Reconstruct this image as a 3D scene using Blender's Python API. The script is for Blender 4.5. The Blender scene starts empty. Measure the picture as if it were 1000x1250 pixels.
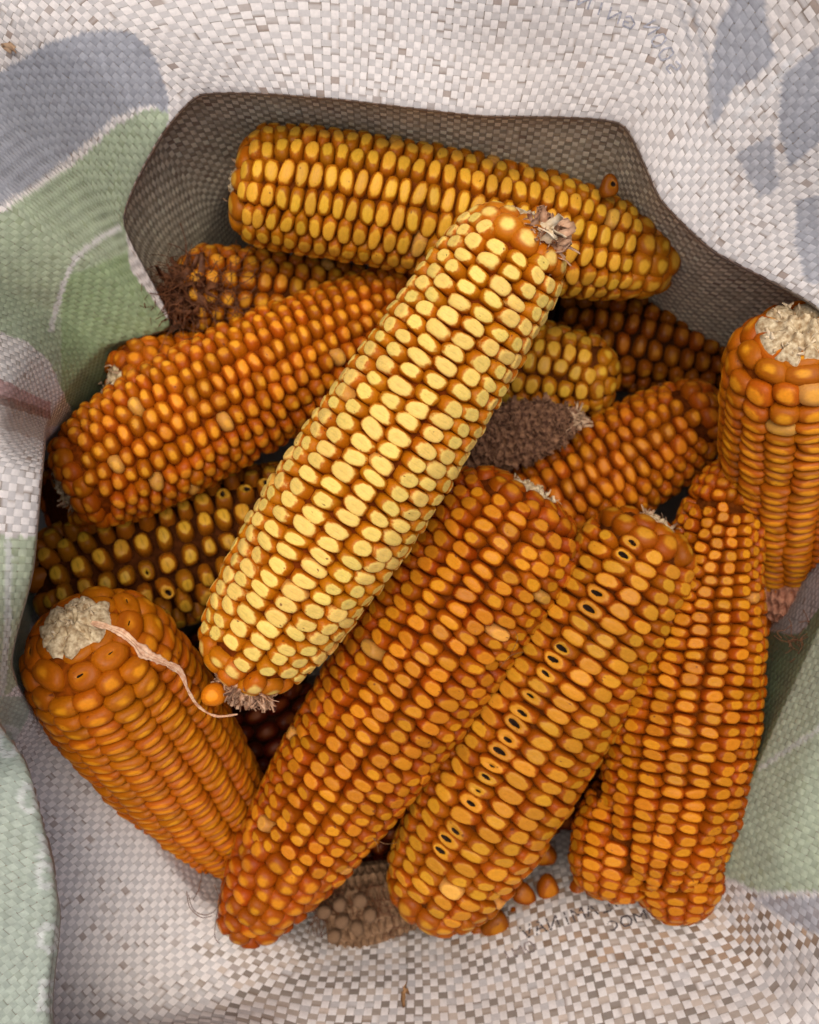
import bpy, math, random
import numpy as np
from mathutils import Vector, Matrix
from mathutils.bvhtree import BVHTree

random.seed(7)
RNG = np.random.default_rng(7)
R = math.radians
SC = bpy.context.scene

# ------------------------------------------------------------------ camera, sky, sun, exposure
H = 0.40                     # camera height above the plane of the top ear (m)
K = 0.0003                   # metres per photo pixel on that plane
cam_data = bpy.data.cameras.new("camera")
cam = bpy.data.objects.new("camera", cam_data)
SC.collection.objects.link(cam)
cam.location = (0, 0, H)
cam_data.sensor_fit = 'VERTICAL'
cam_data.sensor_height = 24.0
cam_data.lens = 12.0 / (625 * K / H)
cam_data.clip_start = 0.01
cam_data.clip_end = 50
cam_data.dof.use_dof = True
cam_data.dof.focus_distance = H - 0.012
cam_data.dof.aperture_fstop = 7.0
SC.camera = cam

SUN_ELEV, SUN_ROT = R(80), R(-12)          # light from the top of the picture, a little from the left
world = bpy.data.worlds.new("World")
SC.world = world
world.use_nodes = True
wn = world.node_tree
wn.nodes.clear()
sky = wn.nodes.new("ShaderNodeTexSky")
sky.sky_type = 'NISHITA'
sky.sun_disc = False
sky.sun_elevation = SUN_ELEV
sky.sun_rotation = SUN_ROT
sky.air_density = 1.0
sky.dust_density = 8.0
sky.ozone_density = 1.0
bg = wn.nodes.new("ShaderNodeBackground")
bg.inputs[1].default_value = 0.15
wo = wn.nodes.new("ShaderNodeOutputWorld")
wn.links.new(sky.outputs[0], bg.inputs[0])
wn.links.new(bg.outputs[0], wo.inputs[0])

sun_d = bpy.data.lights.new("sun", 'SUN')
sun_d.energy = 1.3
sun_d.angle = R(55)
sun_d.color = (1.0, 0.95, 0.88)
sun = bpy.data.objects.new("sun", sun_d)
SC.collection.objects.link(sun)
sdir = Vector((math.sin(SUN_ROT) * math.cos(SUN_ELEV), math.cos(SUN_ROT) * math.cos(SUN_ELEV), math.sin(SUN_ELEV)))
sun.rotation_euler = sdir.to_track_quat('Z', 'Y').to_euler()

SC.view_settings.view_transform = 'Standard'
SC.view_settings.look = 'None'
SC.view_settings.exposure = -0.06
SC.view_settings.gamma = 1.0

# ------------------------------------------------------------------ helpers
def wpt(px, py, z):
    """photo position at height z -> world point"""
    s = (H - z) / H * K
    return np.array([(px - 500.0) * s, (625.0 - py) * s, z])

def topx(P):
    s = K * (H - P[..., 2]) / H
    s = np.where(np.abs(s) < 1e-7, 1e-7, s)
    return P[..., 0] / s + 500, 625 - P[..., 1] / s

def link(o, parent=None):
    SC.collection.objects.link(o)
    if parent is not None:
        o.parent = parent
    return o

def mesh_np(name, V, F, mats=(), smooth=True, colors=None, fmat=None):
    """V (n,3), F (m,k) array or list of tuples"""
    me = bpy.data.meshes.new(name)
    V = np.asarray(V, dtype=np.float32)
    if isinstance(F, np.ndarray):
        m, k = F.shape
        me.vertices.add(len(V)); me.vertices.foreach_set("co", V.ravel())
        me.loops.add(m * k); me.loops.foreach_set("vertex_index", F.astype(np.int32).ravel())
        me.polygons.add(m)
        me.polygons.foreach_set("loop_start", np.arange(0, m * k, k, dtype=np.int32))
        me.update(calc_edges=True)
    else:
        me.from_pydata([tuple(v) for v in V], [], [tuple(f) for f in F])
    if colors is not None:
        at = me.color_attributes.new("Col", 'FLOAT_COLOR', 'POINT')
        c4 = np.ones((len(V), 4), dtype=np.float32); c4[:, :3] = colors
        at.data.foreach_set("color", c4.ravel())
    for mt in mats:
        me.materials.append(mt)
    if fmat is not None:
        me.polygons.foreach_set("material_index", np.asarray(fmat, dtype=np.int32))
    me.polygons.foreach_set("use_smooth", np.full(len(me.polygons), smooth))
    me.update()
    return me

def tag(o, label, cat, group=None, kind=None):
    if label: o["label"] = label
    if cat: o["category"] = cat
    if group: o["group"] = group
    if kind: o["kind"] = kind
    return o

def vnoise(x, y, seed, per=None):
    """smooth value noise in -1..1"""
    r = np.random.default_rng(seed)
    n = 256
    tab = r.random((n, n)) * 2 - 1
    xi = np.floor(x).astype(int); yi = np.floor(y).astype(int)
    fx = x - xi; fy = y - yi
    fx = fx * fx * (3 - 2 * fx); fy = fy * fy * (3 - 2 * fy)
    m = n if per is None else per
    g = lambda a, b: tab[(a % m) % n, b % n]
    return (g(xi, yi) * (1 - fx) + g(xi + 1, yi) * fx) * (1 - fy) + (g(xi, yi + 1) * (1 - fx) + g(xi + 1, yi + 1) * fx) * fy

# ------------------------------------------------------------------ materials
def new_mat(name):
    m = bpy.data.materials.new(name)
    m.use_nodes = True
    nt = m.node_tree
    b = nt.nodes["Principled BSDF"]
    return m, nt, b

def N(nt, typ, **kw):
    n = nt.nodes.new(typ)
    for k, v in kw.items():
        setattr(n, k, v)
    return n

def mathn(nt, op, a, b=None, c=None, clamp=False):
    n = N(nt, "ShaderNodeMath", operation=op); n.use_clamp = clamp
    for i, v in enumerate((a, b, c)):
        if v is None: continue
        if hasattr(v, "is_linked") or hasattr(v, "links"): nt.links.new(v, n.inputs[i])
        else: n.inputs[i].default_value = v
    return n.outputs[0]

def mixc(nt, f, a, b, mode='MIX'):
    n = N(nt, "ShaderNodeMix", data_type='RGBA', blend_type=mode)
    for s, v in ((0, f), (6, a), (7, b)):
        if hasattr(v, "links"): nt.links.new(v, n.inputs[s])
        elif s == 0: n.inputs[0].default_value = v
        else: n.inputs[s].default_value = (v[0], v[1], v[2], 1)
    return n.outputs[2]

def sep_attr(nt, name):
    a = N(nt, "ShaderNodeAttribute", attribute_name=name)
    s = N(nt, "ShaderNodeSeparateXYZ")
    nt.links.new(a.outputs["Vector"], s.inputs[0])
    return s.outputs

def kernel_mat(name, body, cap, capsize=0.7, soft=0.10, pale=0.05, vary=0.3, groove=0.0, rough=0.33, sss=0.10):
    body = (body[0] * .64, body[1] * .53, body[2] * .35); cap = (cap[0] * .84, cap[1] * .78, cap[2] * .46)
    m, nt, b = new_mat(name)
    x, y, rho = sep_attr(nt, "kl")
    oi = N(nt, "ShaderNodeObjectInfo")
    rnd = oi.outputs["Random"]
    tc = N(nt, "ShaderNodeTexCoord")
    off = N(nt, "ShaderNodeVectorMath", operation='ADD')
    cmb = N(nt, "ShaderNodeCombineXYZ")
    nt.links.new(mathn(nt, 'MULTIPLY', rnd, 37.0), cmb.inputs[0])
    nt.links.new(tc.outputs["Object"], off.inputs[0]); nt.links.new(cmb.outputs[0], off.inputs[1])
    no = N(nt, "ShaderNodeTexNoise"); no.inputs["Scale"].default_value = 2.6; no.inputs["Detail"].default_value = 3
    nt.links.new(off.outputs[0], no.inputs["Vector"])
    nf = no.outputs["Fac"]
    # second random number
    r2 = mathn(nt, 'FRACT', mathn(nt, 'MULTIPLY', rnd, 91.7))
    r3 = mathn(nt, 'FRACT', mathn(nt, 'MULTIPLY', rnd, 457.3))
    e = mathn(nt, 'ADD', rho, mathn(nt, 'MULTIPLY', mathn(nt, 'SUBTRACT', nf, 0.5), 0.55))
    e = mathn(nt, 'ADD', e, mathn(nt, 'MULTIPLY', mathn(nt, 'SUBTRACT', r2, 0.5), 0.22))
    mr = N(nt, "ShaderNodeMapRange", interpolation_type='SMOOTHSTEP')
    nt.links.new(e, mr.inputs[0])
    mr.inputs[1].default_value = capsize - soft; mr.inputs[2].default_value = capsize + soft
    mr.inputs[3].default_value = 1.0; mr.inputs[4].default_value = 0.0
    col = mixc(nt, mr.outputs[0], body, cap)
    # rare pale or brownish kernels
    pf = mathn(nt, 'MULTIPLY', mathn(nt, 'LESS_THAN', r3, pale), 0.35)
    col = mixc(nt, pf, col, (0.82, 0.50, 0.12))
    # value and hue variation from kernel to kernel
    hsv = N(nt, "ShaderNodeHueSaturation")
    nt.links.new(col, hsv.inputs["Color"])
    nt.links.new(mathn(nt, 'ADD', 0.492, mathn(nt, 'MULTIPLY', r2, 0.014)), hsv.inputs["Hue"])
    nt.links.new(mathn(nt, 'ADD', 1.0 - vary / 2, mathn(nt, 'MULTIPLY', rnd, vary)), hsv.inputs["Value"])
    n2 = N(nt, "ShaderNodeTexNoise"); n2.inputs["Scale"].default_value = 9; n2.inputs["Detail"].default_value = 4
    nt.links.new(off.outputs[0], n2.inputs["Vector"])
    g = mathn(nt, 'ADD', 0.80, mathn(nt, 'MULTIPLY', n2.outputs["Fac"], 0.4))
    if groove > 0:
        gy = mathn(nt, 'ABSOLUTE', mathn(nt, 'ADD', y, mathn(nt, 'MULTIPLY', mathn(nt, 'SUBTRACT', nf, 0.5), 0.1)))
        gm = N(nt, "ShaderNodeMapRange", interpolation_type='SMOOTHSTEP')
        nt.links.new(mathn(nt, 'ADD', mathn(nt, 'MULTIPLY', gy, 1.6), mathn(nt, 'MULTIPLY', mathn(nt, 'ABSOLUTE', x), 0.45)), gm.inputs[0])
        gm.inputs[1].default_value = 0.03; gm.inputs[2].default_value = 0.16
        gm.inputs[3].default_value = 1 - groove; gm.inputs[4].default_value = 1
        g = mathn(nt, 'MULTIPLY', g, gm.outputs[0])
    gc = N(nt, "ShaderNodeCombineColor")
    for i in range(3): nt.links.new(g, gc.inputs[i])
    col = mixc(nt, 1.0, hsv.outputs[0], gc.outputs[0], 'MULTIPLY')
    # a few brown specks
    n3 = N(nt, "ShaderNodeTexNoise"); n3.inputs["Scale"].default_value = 3.3; n3.inputs["Detail"].default_value = 1
    nt.links.new(off.outputs[0], n3.inputs["Vector"])
    sp = N(nt, "ShaderNodeMapRange"); nt.links.new(n3.outputs["Fac"], sp.inputs[0])
    sp.inputs[1].default_value = 0.735; sp.inputs[2].default_value = 0.78
    col = mixc(nt, mathn(nt, 'MULTIPLY', sp.outputs[0], 0.8), col, (0.12, 0.03, 0.012))
    nt.links.new(col, b.inputs["Base Color"])
    nt.links.new(mathn(nt, 'ADD', rough - 0.06, mathn(nt, 'MULTIPLY', n2.outputs["Fac"], 0.22)), b.inputs["Roughness"])
    b.inputs["Specular IOR Level"].default_value = 0.13
    b.inputs["Subsurface Weight"].default_value = sss
    b.inputs["Subsurface Radius"].default_value = (1.0, 0.48, 0.06)
    b.inputs["Subsurface Scale"].default_value = 0.0028
    bp = N(nt, "ShaderNodeBump"); bp.inputs["Strength"].default_value = 0.25; bp.inputs["Distance"].default_value = 0.0004
    nt.links.new(n2.outputs["Fac"], bp.inputs["Height"])
    nt.links.new(bp.outputs[0], b.inputs["Normal"])
    return m

def noise_mat(name, c1, c2, scale=300, rough=0.85, bump=0.4, dist=0.0006, spec=0.2, detail=5):
    m, nt, b = new_mat(name)
    tc = N(nt, "ShaderNodeTexCoord")
    no = N(nt, "ShaderNodeTexNoise"); no.inputs["Scale"].default_value = scale; no.inputs["Detail"].default_value = detail
    nt.links.new(tc.outputs["Object"], no.inputs["Vector"])
    mr = N(nt, "ShaderNodeMapRange"); nt.links.new(no.outputs["Fac"], mr.inputs[0])
    mr.inputs[1].default_value = 0.35; mr.inputs[2].default_value = 0.65
    nt.links.new(mixc(nt, mr.outputs[0], c1, c2), b.inputs["Base Color"])
    b.inputs["Roughness"].default_value = rough
    b.inputs["Specular IOR Level"].default_value = spec
    bp = N(nt, "ShaderNodeBump"); bp.inputs["Strength"].default_value = bump; bp.inputs["Distance"].default_value = dist
    nt.links.new(no.outputs["Fac"], bp.inputs["Height"]); nt.links.new(bp.outputs[0], b.inputs["Normal"])
    return m

MAT = {}
MAT['pith'] = noise_mat("dry_pith", (0.68, 0.56, 0.36), (0.30, 0.20, 0.10), 520, 0.9, 0.6, 0.001)
MAT['chaff'] = noise_mat("pink_chaff", (0.60, 0.38, 0.24), (0.30, 0.15, 0.08), 300, 0.85)
MAT['flake'] = noise_mat("pale_flake", (0.72, 0.60, 0.42), (0.5, 0.36, 0.2), 300, 0.8)
MAT['ragged'] = noise_mat("ragged_tan", (0.50, 0.35, 0.22), (0.28, 0.16, 0.09), 300, 0.85)
MAT['husk'] = noise_mat("pink_husk", (0.72, 0.50, 0.33), (0.50, 0.26, 0.15), 500, 0.7)
MAT['silk'] = noise_mat("dry_silk", (0.17, 0.065, 0.025), (0.07, 0.025, 0.012), 300, 0.55)
MAT['silk_tan'] = noise_mat("tan_silk", (0.30, 0.16, 0.07), (0.16, 0.08, 0.03), 300, 0.55)
MAT['bare'] = noise_mat("bare_cob", (0.25, 0.13, 0.07), (0.085, 0.038, 0.022), 500, 0.95, 0.6, 0.001)
MAT['bare_pink'] = noise_mat("pink_bare_cob", (0.50, 0.25, 0.16), (0.30, 0.12, 0.07), 500, 0.95, 0.6, 0.001)
MAT['tan_cob'] = noise_mat("tan_cob", (0.26, 0.155, 0.085), (0.13, 0.07, 0.035), 260, 0.8, 0.6, 0.001)
MAT['dark'] = noise_mat("dark_rot", (0.012, 0.006, 0.004), (0.03, 0.012, 0.006), 300, 0.7)

def cob_mat(name, c):
    c = (c[0] * .9, c[1] * .95, c[2] * .5)
    return noise_mat(name, c, tuple(v * 0.5 for v in c), 400, 0.9, 0.5, spec=0.04)

def sack_mat():
    m, nt, b = new_mat("woven_plastic")
    a = N(nt, "ShaderNodeAttribute", attribute_name="Col")
    tc = N(nt, "ShaderNodeTexCoord")
    no = N(nt, "ShaderNodeTexNoise"); no.inputs["Scale"].default_value = 900; no.inputs["Detail"].default_value = 3
    nt.links.new(tc.outputs["Object"], no.inputs["Vector"])
    n2 = N(nt, "ShaderNodeTexNoise"); n2.inputs["Scale"].default_value = 45; n2.inputs["Detail"].default_value = 5
    nt.links.new(tc.outputs["Object"], n2.inputs["Vector"])
    g = mathn(nt, 'ADD', 0.74, mathn(nt, 'MULTIPLY', no.outputs["Fac"], 0.38))
    g = mathn(nt, 'ADD', g, mathn(nt, 'MULTIPLY', n2.outputs["Fac"], 0.14))
    gc = N(nt, "ShaderNodeCombineColor")
    for i in range(3): nt.links.new(g, gc.inputs[i])
    nt.links.new(mixc(nt, 1.0, a.outputs["Color"], gc.outputs[0], 'MULTIPLY'), b.inputs["Base Color"])
    b.inputs["Roughness"].default_value = 0.48
    b.inputs["Specular IOR Level"].default_value = 0.35
    bp = N(nt, "ShaderNodeBump"); bp.inputs["Strength"].default_value = 0.5; bp.inputs["Distance"].default_value = 0.0003
    nt.links.new(no.outputs["Fac"], bp.inputs["Height"]); nt.links.new(bp.outputs[0], b.inputs["Normal"])
    tr = N(nt, "ShaderNodeBsdfTranslucent")
    nt.links.new(a.outputs["Color"], tr.inputs["Color"])
    mx = N(nt, "ShaderNodeMixShader"); mx.inputs[0].default_value = 0.30
    nt.links.new(b.outputs[0], mx.inputs[1]); nt.links.new(tr.outputs[0], mx.inputs[2])
    nt.links.new(mx.outputs[0], nt.nodes["Material Output"].inputs[0])
    return m
MAT['sack'] = sack_mat()

# ------------------------------------------------------------------ the sack
# stations clockwise from the top left corner of the mouth; each: wall foot, wall middle, mouth edge, three points outwards
ST = [   # foot, inner face, hidden underside of the mouth edge, mouth edge, three points outwards
    [(330, 250, -.17), (292, 215, -.085), (244, 113, -.028), (246, 117, .000), (160, 40, .012), (60, -60, .02), (-150, -260, .02)],
    [(420, 230, -.17), (408, 172, -.055), (400, 118, -.020), (400, 122, .000), (398, 50, .004), (394, -60, .01), (380, -300, .01)],
    [(570, 250, -.17), (577, 214, -.062), (585, 140, -.020), (585, 143, .000), (600, 60, .004), (618, -60, .02), (660, -300, .03)],
    [(690, 290, -.17), (728, 252, -.068), (759, 150, -.020), (757, 153, .000), (800, 85, .008), (840, -20, .02), (960, -280, .05)],
    [(740, 350, -.17), (765, 296, -.085), (810, 243, -.028), (806, 245, .000), (870, 175, .010), (960, 80, .03), (1200, -120, .07)],
    [(790, 420, -.17), (815, 358, -.095), (874, 306, -.032), (870, 307, .000), (930, 235, .012), (1020, 160, .035), (1300, 30, .08)],
    [(870, 500, -.17), (905, 440, -.115), (1004, 380, -.045), (1000, 380, .010), (1060, 330, .020), (1150, 280, .04), (1400, 220, .07)],
    [(920, 580, -.17), (1010, 550, -.08), (1065, 535, -.020), (1085, 530, .000), (1130, 520, .020), (1230, 500, .03), (1480, 480, .05)],
    [(920, 690, -.17), (980, 690, -.09), (1015, 694, -.045), (1030, 695, -.030), (1075, 700, -.01), (1180, 710, .00), (1450, 730, .00)],
    [(890, 790, -.17), (920, 812, -.10), (955, 836, -.055), (965, 842, -.040), (1020, 860, -.015), (1120, 890, .00), (1400, 960, .02)],
    [(820, 930, -.17), (855, 965, -.11), (884, 995, -.068), (893, 1002, -.055), (950, 1040, -.03), (1050, 1100, -.01), (1300, 1260, .01)],
    [(770, 1000, -.16), (805, 1045, -.115), (838, 1078, -.085), (850, 1088, -.075), (905, 1150, -.055), (960, 1230, -.03), (1120, 1480, .01)],
    [(680, 990, -.16), (690, 1052, -.110), (700, 1092, -.088), (702, 1108, -.082), (720, 1170, -.066), (740, 1250, -.045), (780, 1530, .00)],
    [(555, 1010, -.17), (553, 1090, -.120), (552, 1138, -.092), (552, 1155, -.086), (556, 1200, -.068), (562, 1270, -.045), (580, 1550, .00)],
    [(430, 1010, -.17), (412, 1095, -.120), (401, 1148, -.088), (398, 1165, -.080), (385, 1205, -.063), (368, 1270, -.04), (330, 1550, .01)],
    [(340, 980, -.16), (290, 1050, -.112), (256, 1090, -.078), (248, 1098, -.070), (74, 1262, -.045), (78, 1270, .008), (-300, 1700, .02)],
    [(270, 930, -.16), (215, 965, -.10), (175, 998, -.060), (165, 1005, -.055), (62, 1092, -.038), (74, 1110, .014), (-300, 1330, .025)],
    [(190, 860, -.16), (125, 885, -.09), (78, 911, -.030), (68, 915, -.030), (15, 945, -.015), (38, 935, .024), (-400, 1060, .03)],
    [(100, 790, -.15), (45, 800, -.06), (12, 812, .000), (14, 812, .030), (-25, 820, .060), (-45, 830, .08), (-400, 850, .09)],
    [(40, 700, -.14), (20, 700, -.05), (36, 695, .010), (41, 695, .045), (-10, 695, .055), (-100, 690, .06), (-400, 690, .07)],
    [(50, 590, -.14), (25, 585, -.05), (46, 580, .010), (52, 580, .045), (0, 570, .055), (-100, 555, .06), (-400, 540, .07)],
    [(110, 530, -.14), (88, 522, -.09), (68, 513, -.030), (60, 510, -.010), (5, 485, .045), (-90, 455, .055), (-400, 400, .07)],
    [(215, 480, -.15), (165, 455, -.11), (133, 430, -.075), (125, 425, -.066), (60, 380, -.045), (-30, 340, -.01), (-350, 230, .04)],
    [(262, 425, -.17), (236, 412, -.125), (208, 400, -.092), (208, 398, -.070), (140, 340, -.052), (20, 260, -.025), (-300, 60, .02)],
    [(290, 370, -.17), (232, 330, -.112), (149, 272, -.062), (152, 272, -.035), (100, 215, -.022), (0, 140, -.005), (-300, -80, .03)],
    [(310, 300, -.17), (262, 262, -.098), (193, 168, -.052), (196, 170, -.004), (125, 100, .005), (25, 20, .02), (-240, -190, .02)],
]
MI = 3
CELL = 0.0025
ST3 = np.array([[wpt(*p) for p in st] for st in ST])            # (S,7,3)
S_ = len(ST3)
CF = np.ones(S_); CF[11:15] = (1.15, 1.32, 1.36, 1.25); CF[15] = 1.1      # the cloth is stretched wider along the bottom
chord = np.linalg.norm(ST3[:, MI] - np.roll(ST3[:, MI], 1, 0), axis=1) / ((CF + np.roll(CF, 1)) / 2)
cumS = np.concatenate([[0], np.cumsum(np.roll(chord, -1))])     # knots, periodic
TOT = cumS[-1]
NU = int(round(TOT / CELL / 2)) * 2
def around(uu):
    """periodic cubic through the stations at arc positions uu -> (len,6,3)"""
    k = np.clip(np.searchsorted(cumS, uu, side='right') - 1, 0, S_ - 1)
    t0 = cumS[k]; h = cumS[k + 1] - t0; t = ((uu - t0) / h)[:, None, None]
    i0, i1, im, i2 = k, (k + 1) % S_, (k - 1) % S_, (k + 2) % S_
    hm = chord[i0]; hp = chord[i2]
    hm = np.roll(chord, 0)[i0]; hp = chord[i2]
    P0, P1, Pm, P2 = ST3[i0], ST3[i1], ST3[im], ST3[i2]
    H3 = h[:, None, None]; HM = hm[:, None, None]; HP = hp[:, None, None]
    m0 = (P1 - Pm) / (H3 + HM) * H3; m1 = (P2 - P0) / (H3 + HP) * H3
    m0 *= 0.6; m1 *= 0.6
    return (2*t**3 - 3*t**2 + 1) * P0 + (t**3 - 2*t**2 + t) * m0 + (-2*t**3 + 3*t**2) * P1 + (t**3 - t**2) * m1
# even tape width: walk the mouth edge by its own length
ud = np.linspace(0, TOT, 6001)
ring_ = around(np.minimum(ud, TOT * (1 - 1e-9)))[:, MI]
cfd = np.interp(ud, cumS, np.append(CF, CF[0]))
ld = np.concatenate([[0], np.cumsum(np.linalg.norm(np.diff(ring_, axis=0), axis=1) / ((cfd[1:] + cfd[:-1]) / 2))])
UCOL = np.interp(np.arange(NU) / NU * ld[-1], ld, ud)
cols = around(UCOL)
CFU = np.interp(UCOL, cumS, np.append(CF, CF[0]))
N_IN, N_OUT = 70, 100
grid = np.zeros((NU, N_IN + N_OUT + 1, 3))
for i in range(NU):
    cp = cols[i]
    # dense polyline, lightly rounded
    seg = np.linalg.norm(np.diff(cp, axis=0), axis=1)
    cs = np.concatenate([[0], np.cumsum(seg)])
    L = cs[-1]
    n = int(L / 0.0008)
    s = np.linspace(0, L, n)
    pl = np.stack([np.interp(s, cs, cp[:, a]) for a in range(3)], 1)
    def blur(a, w):
        kx = np.arange(-w, w + 1); kk = np.exp(-0.5 * (kx / (w / 2.2)) ** 2); kk /= kk.sum()
        pad = np.concatenate([np.repeat(a[:1], w, 0) , a, a[-1:] + (a[-1:] - a[-2:-1]) * np.arange(1, w + 1)[:, None]])
        return np.stack([np.convolve(pad[:, c], kk, 'valid') for c in range(3)], 1)
    wide = blur(pl, 14); tight = blur(pl, 5)
    near = np.exp(-((s - cs[MI]) / 0.010) ** 2)[:, None]          # keep the mouth edge crisp
    pl = wide * (1 - near) + tight * near
    sg = np.concatenate([[0], np.cumsum(np.linalg.norm(np.diff(pl, axis=0), axis=1))])
    sM = np.interp(cs[MI], s, sg)
    tgt = sM + (np.arange(-N_IN, N_OUT + 1)) * CELL * CFU[i]
    ext = pl[-1] + (pl[-1] - pl[-8]) / np.linalg.norm(pl[-1] - pl[-8]) * np.maximum(tgt - sg[-1], 0)[:, None]
    g_ = np.stack([np.interp(tgt, sg, pl[:, a]) for a in range(3)], 1)
    grid[i] = np.where((tgt > sg[-1])[:, None], ext, g_)
V0 = np.argmax(np.linalg.norm(np.diff(grid, axis=1), axis=2) > CELL * 0.3, axis=1)   # first real ring in each column
def normals(G):
    du = np.roll(G, -1, 0) - np.roll(G, 1, 0)
    dv = np.gradient(G, axis=1)
    n = np.cross(du, dv)
    n /= np.maximum(np.linalg.norm(n, axis=2, keepdims=True), 1e-9)
    tow = np.array([0, 0, H]) - G
    s = np.sign((n * tow).sum(2)); s[s == 0] = 1
    return n, s
# creases and soft folds of the cloth
nrm, sgn = normals(grid)
II, JJ = np.meshgrid(np.arange(NU), np.arange(-N_IN, N_OUT + 1), indexing='ij')
amp_out = np.clip((JJ - 3) / 25.0, 0, 1)
ang = 2 * np.pi * II / NU
fold = 0.0009 * amp_out * vnoise(II / 13.0 + JJ / 60.0, JJ / 40.0, 11, max(1, int(NU / 13)))
fold += 0.0004 * np.clip(np.abs(JJ) / 8.0, 0, 1) * vnoise(II / 5.0, JJ / 16.0 + II / 40.0, 12)
fold += 0.0010 * np.clip(-JJ / 20.0, 0, 1) * vnoise(II / 17.0, JJ / 14.0, 13)
# a stronger family of folds running up to the top right corner
px_, py_ = topx(grid)
tr_ = np.clip((px_ - 780) / 120, 0, 1) * np.clip((420 - py_) / 120, 0, 1) * amp_out
ridge = np.abs(((II / 7.5 + 0.8 * vnoise(II / 9.0, JJ / 20.0, 14)) % 2) - 1)
fold += tr_ * 0.0040 * (ridge - 0.5)
br_ = np.clip((px_ - 760) / 120, 0, 1) * np.clip((py_ - 1120) / 60, 0, 1) * amp_out
fold += br_ * 0.0035 * (np.abs(((JJ / 7.0 + II / 30.0) % 2) - 1) - 0.5)
grid = grid + nrm * (fold * sgn)[..., None]
nrm, sgn = normals(grid)
SIDE = (nrm * sgn[..., None])

def samp(A, u, v):
    """bilinear in the lattice, periodic in u; v in lattice index"""
    u0 = np.floor(u).astype(int); v0 = np.clip(np.floor(v).astype(int), 0, A.shape[1] - 2)
    fu = (u - u0)[..., None]; fv = (v - v0)[..., None]
    a = A[u0 % NU, v0]; b_ = A[(u0 + 1) % NU, v0]; c = A[u0 % NU, v0 + 1]; d = A[(u0 + 1) % NU, v0 + 1]
    return (a * (1 - fu) + b_ * fu) * (1 - fv) + (c * (1 - fu) + d * fu) * fv

ci, cj = np.meshgrid(np.arange(NU), np.arange(N_IN + N_OUT), indexing='ij')
ok = cj >= V0[:, None] + 1
cx, cy = topx(grid[:, :-1])
ok &= (cx > -330) & (cx < 1330) & (cy > -330) & (cy < 1580)
ci = ci[ok]; cj = cj[ok]
NC = len(ci)
warp = ((ci + cj) % 2) == 0                       # tape running up the wall lies on top here
al = np.array([-.09, .12, .5, .88, 1.09]); hh = np.array([-1.0, .45, .70, .45, -1.0])
ac = np.array([.035, .5, .965]); hc = np.array([-.12, .10, -.12])
jit = (RNG.random((NC, 2)) - .5) * 0.05
uu = np.zeros((NC, 5, 3)); vv = np.zeros((NC, 5, 3))
wm = warp[:, None, None]
A_ = al[None, :, None]; C_ = ac[None, None, :]
wid = (1 - 0.10 * RNG.random(NC))[:, None, None]
C2 = 0.5 + (C_ - 0.5) * wid
# tapes are never quite straight
wav_w = 0.10 * vnoise(ci * 1.0 + 0.3, cj / 9.0, 21)[:, None, None]
wav_f = 0.10 * vnoise(ci / 9.0, cj * 1.0 + 0.3, 22)[:, None, None]
uu = ci[:, None, None] + np.where(wm, C2 + 0 * A_ + wav_w, A_ + 0 * C_ + 0 * wav_w)
vv = cj[:, None, None] + np.where(wm, A_ + 0 * C_ + 0 * wav_f, C2 + 0 * A_ + wav_f)
hv = (hh[None, :, None] + hc[None, None, :]) * (0.85 + 0.3 * RNG.random(NC))[:, None, None]
POS = samp(grid, uu, vv); NR = samp(SIDE, uu, vv)
POS = POS + NR * (hv * 0.00008)[..., None]
# twist a few tapes a little
tw = (RNG.random(NC) - .5) * 0.00009
POS = POS + NR * (tw[:, None, None] * (C_ - .5) * 2 + 0 * A_)[..., None]

# ---- colour of the cloth: woven tapes, dirt, and the print showing through
VX, VY = topx(POS)
ccx, ccy = VX[:, 2, 1], VY[:, 2, 1]
jj = cj - N_IN
inner = (jj < 0)
base = np.where(warp[:, None], np.array([[.83, .78, .74]]), np.array([[.60, .57, .55]]))
base = base * (0.955 + 0.06 * RNG.random((NC, 1)))
dusty = np.array([[.88, .80, .60]]); dusty2 = np.array([[.49, .42, .29]])
# inside of the wall is dusty, lightened to offset lip shade; flat tapes show brown
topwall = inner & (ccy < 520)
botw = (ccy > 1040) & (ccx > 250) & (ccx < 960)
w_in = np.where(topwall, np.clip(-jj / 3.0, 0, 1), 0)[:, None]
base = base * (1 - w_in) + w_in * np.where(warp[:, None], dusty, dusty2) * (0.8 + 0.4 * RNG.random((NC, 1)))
tone = vnoise(ci / 14.0, cj / 14.0, 31)
bot_amt = np.clip((ccy - 1060) / 90.0, 0, 1) * np.clip((ccx - 230) / 90.0, 0, 1) * np.clip((1010 - ccx) / 120, 0, 1)
brown = (~warp) & (RNG.random(NC) < bot_amt * (0.9 + 0.2 * tone))
stain = (~warp) & (RNG.random(NC) < 0.24 + 0.16 * tone) & (~brown)
near_c = (~warp) & (RNG.random(NC) < np.clip(1 - (ccx - 800) ** 2 / 9e4 - (ccy - 1120) ** 2 / 4e3, 0, .45))
bc = np.array([[.41, .345, .29]]) * (0.65 + 0.95 * RNG.random((NC, 1)) ** 1.3)
base = np.where(brown[:, None], bc, base)
st_amt = (RNG.random((NC, 1)) ** 3) * 0.7
base = np.where(stain[:, None], base * (1 - st_amt) + np.array([[.30, .20, .14]]) * st_amt, base)
base = np.where(near_c[:, None], np.array([[.36, .25, .17]]) * (0.7 + 0.8 * RNG.random((NC, 1))), base)
grime = np.clip(vnoise(ci / 22.0, cj / 10.0, 33) - 0.25, 0, 1)[:, None]
base = base * (1 - 0.35 * grime) + np.array([[.42, .33, .26]]) * 0.35 * grime
COLS = np.repeat(np.repeat(base[:, None, None, :], 5, 1), 3, 2).copy()
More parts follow.
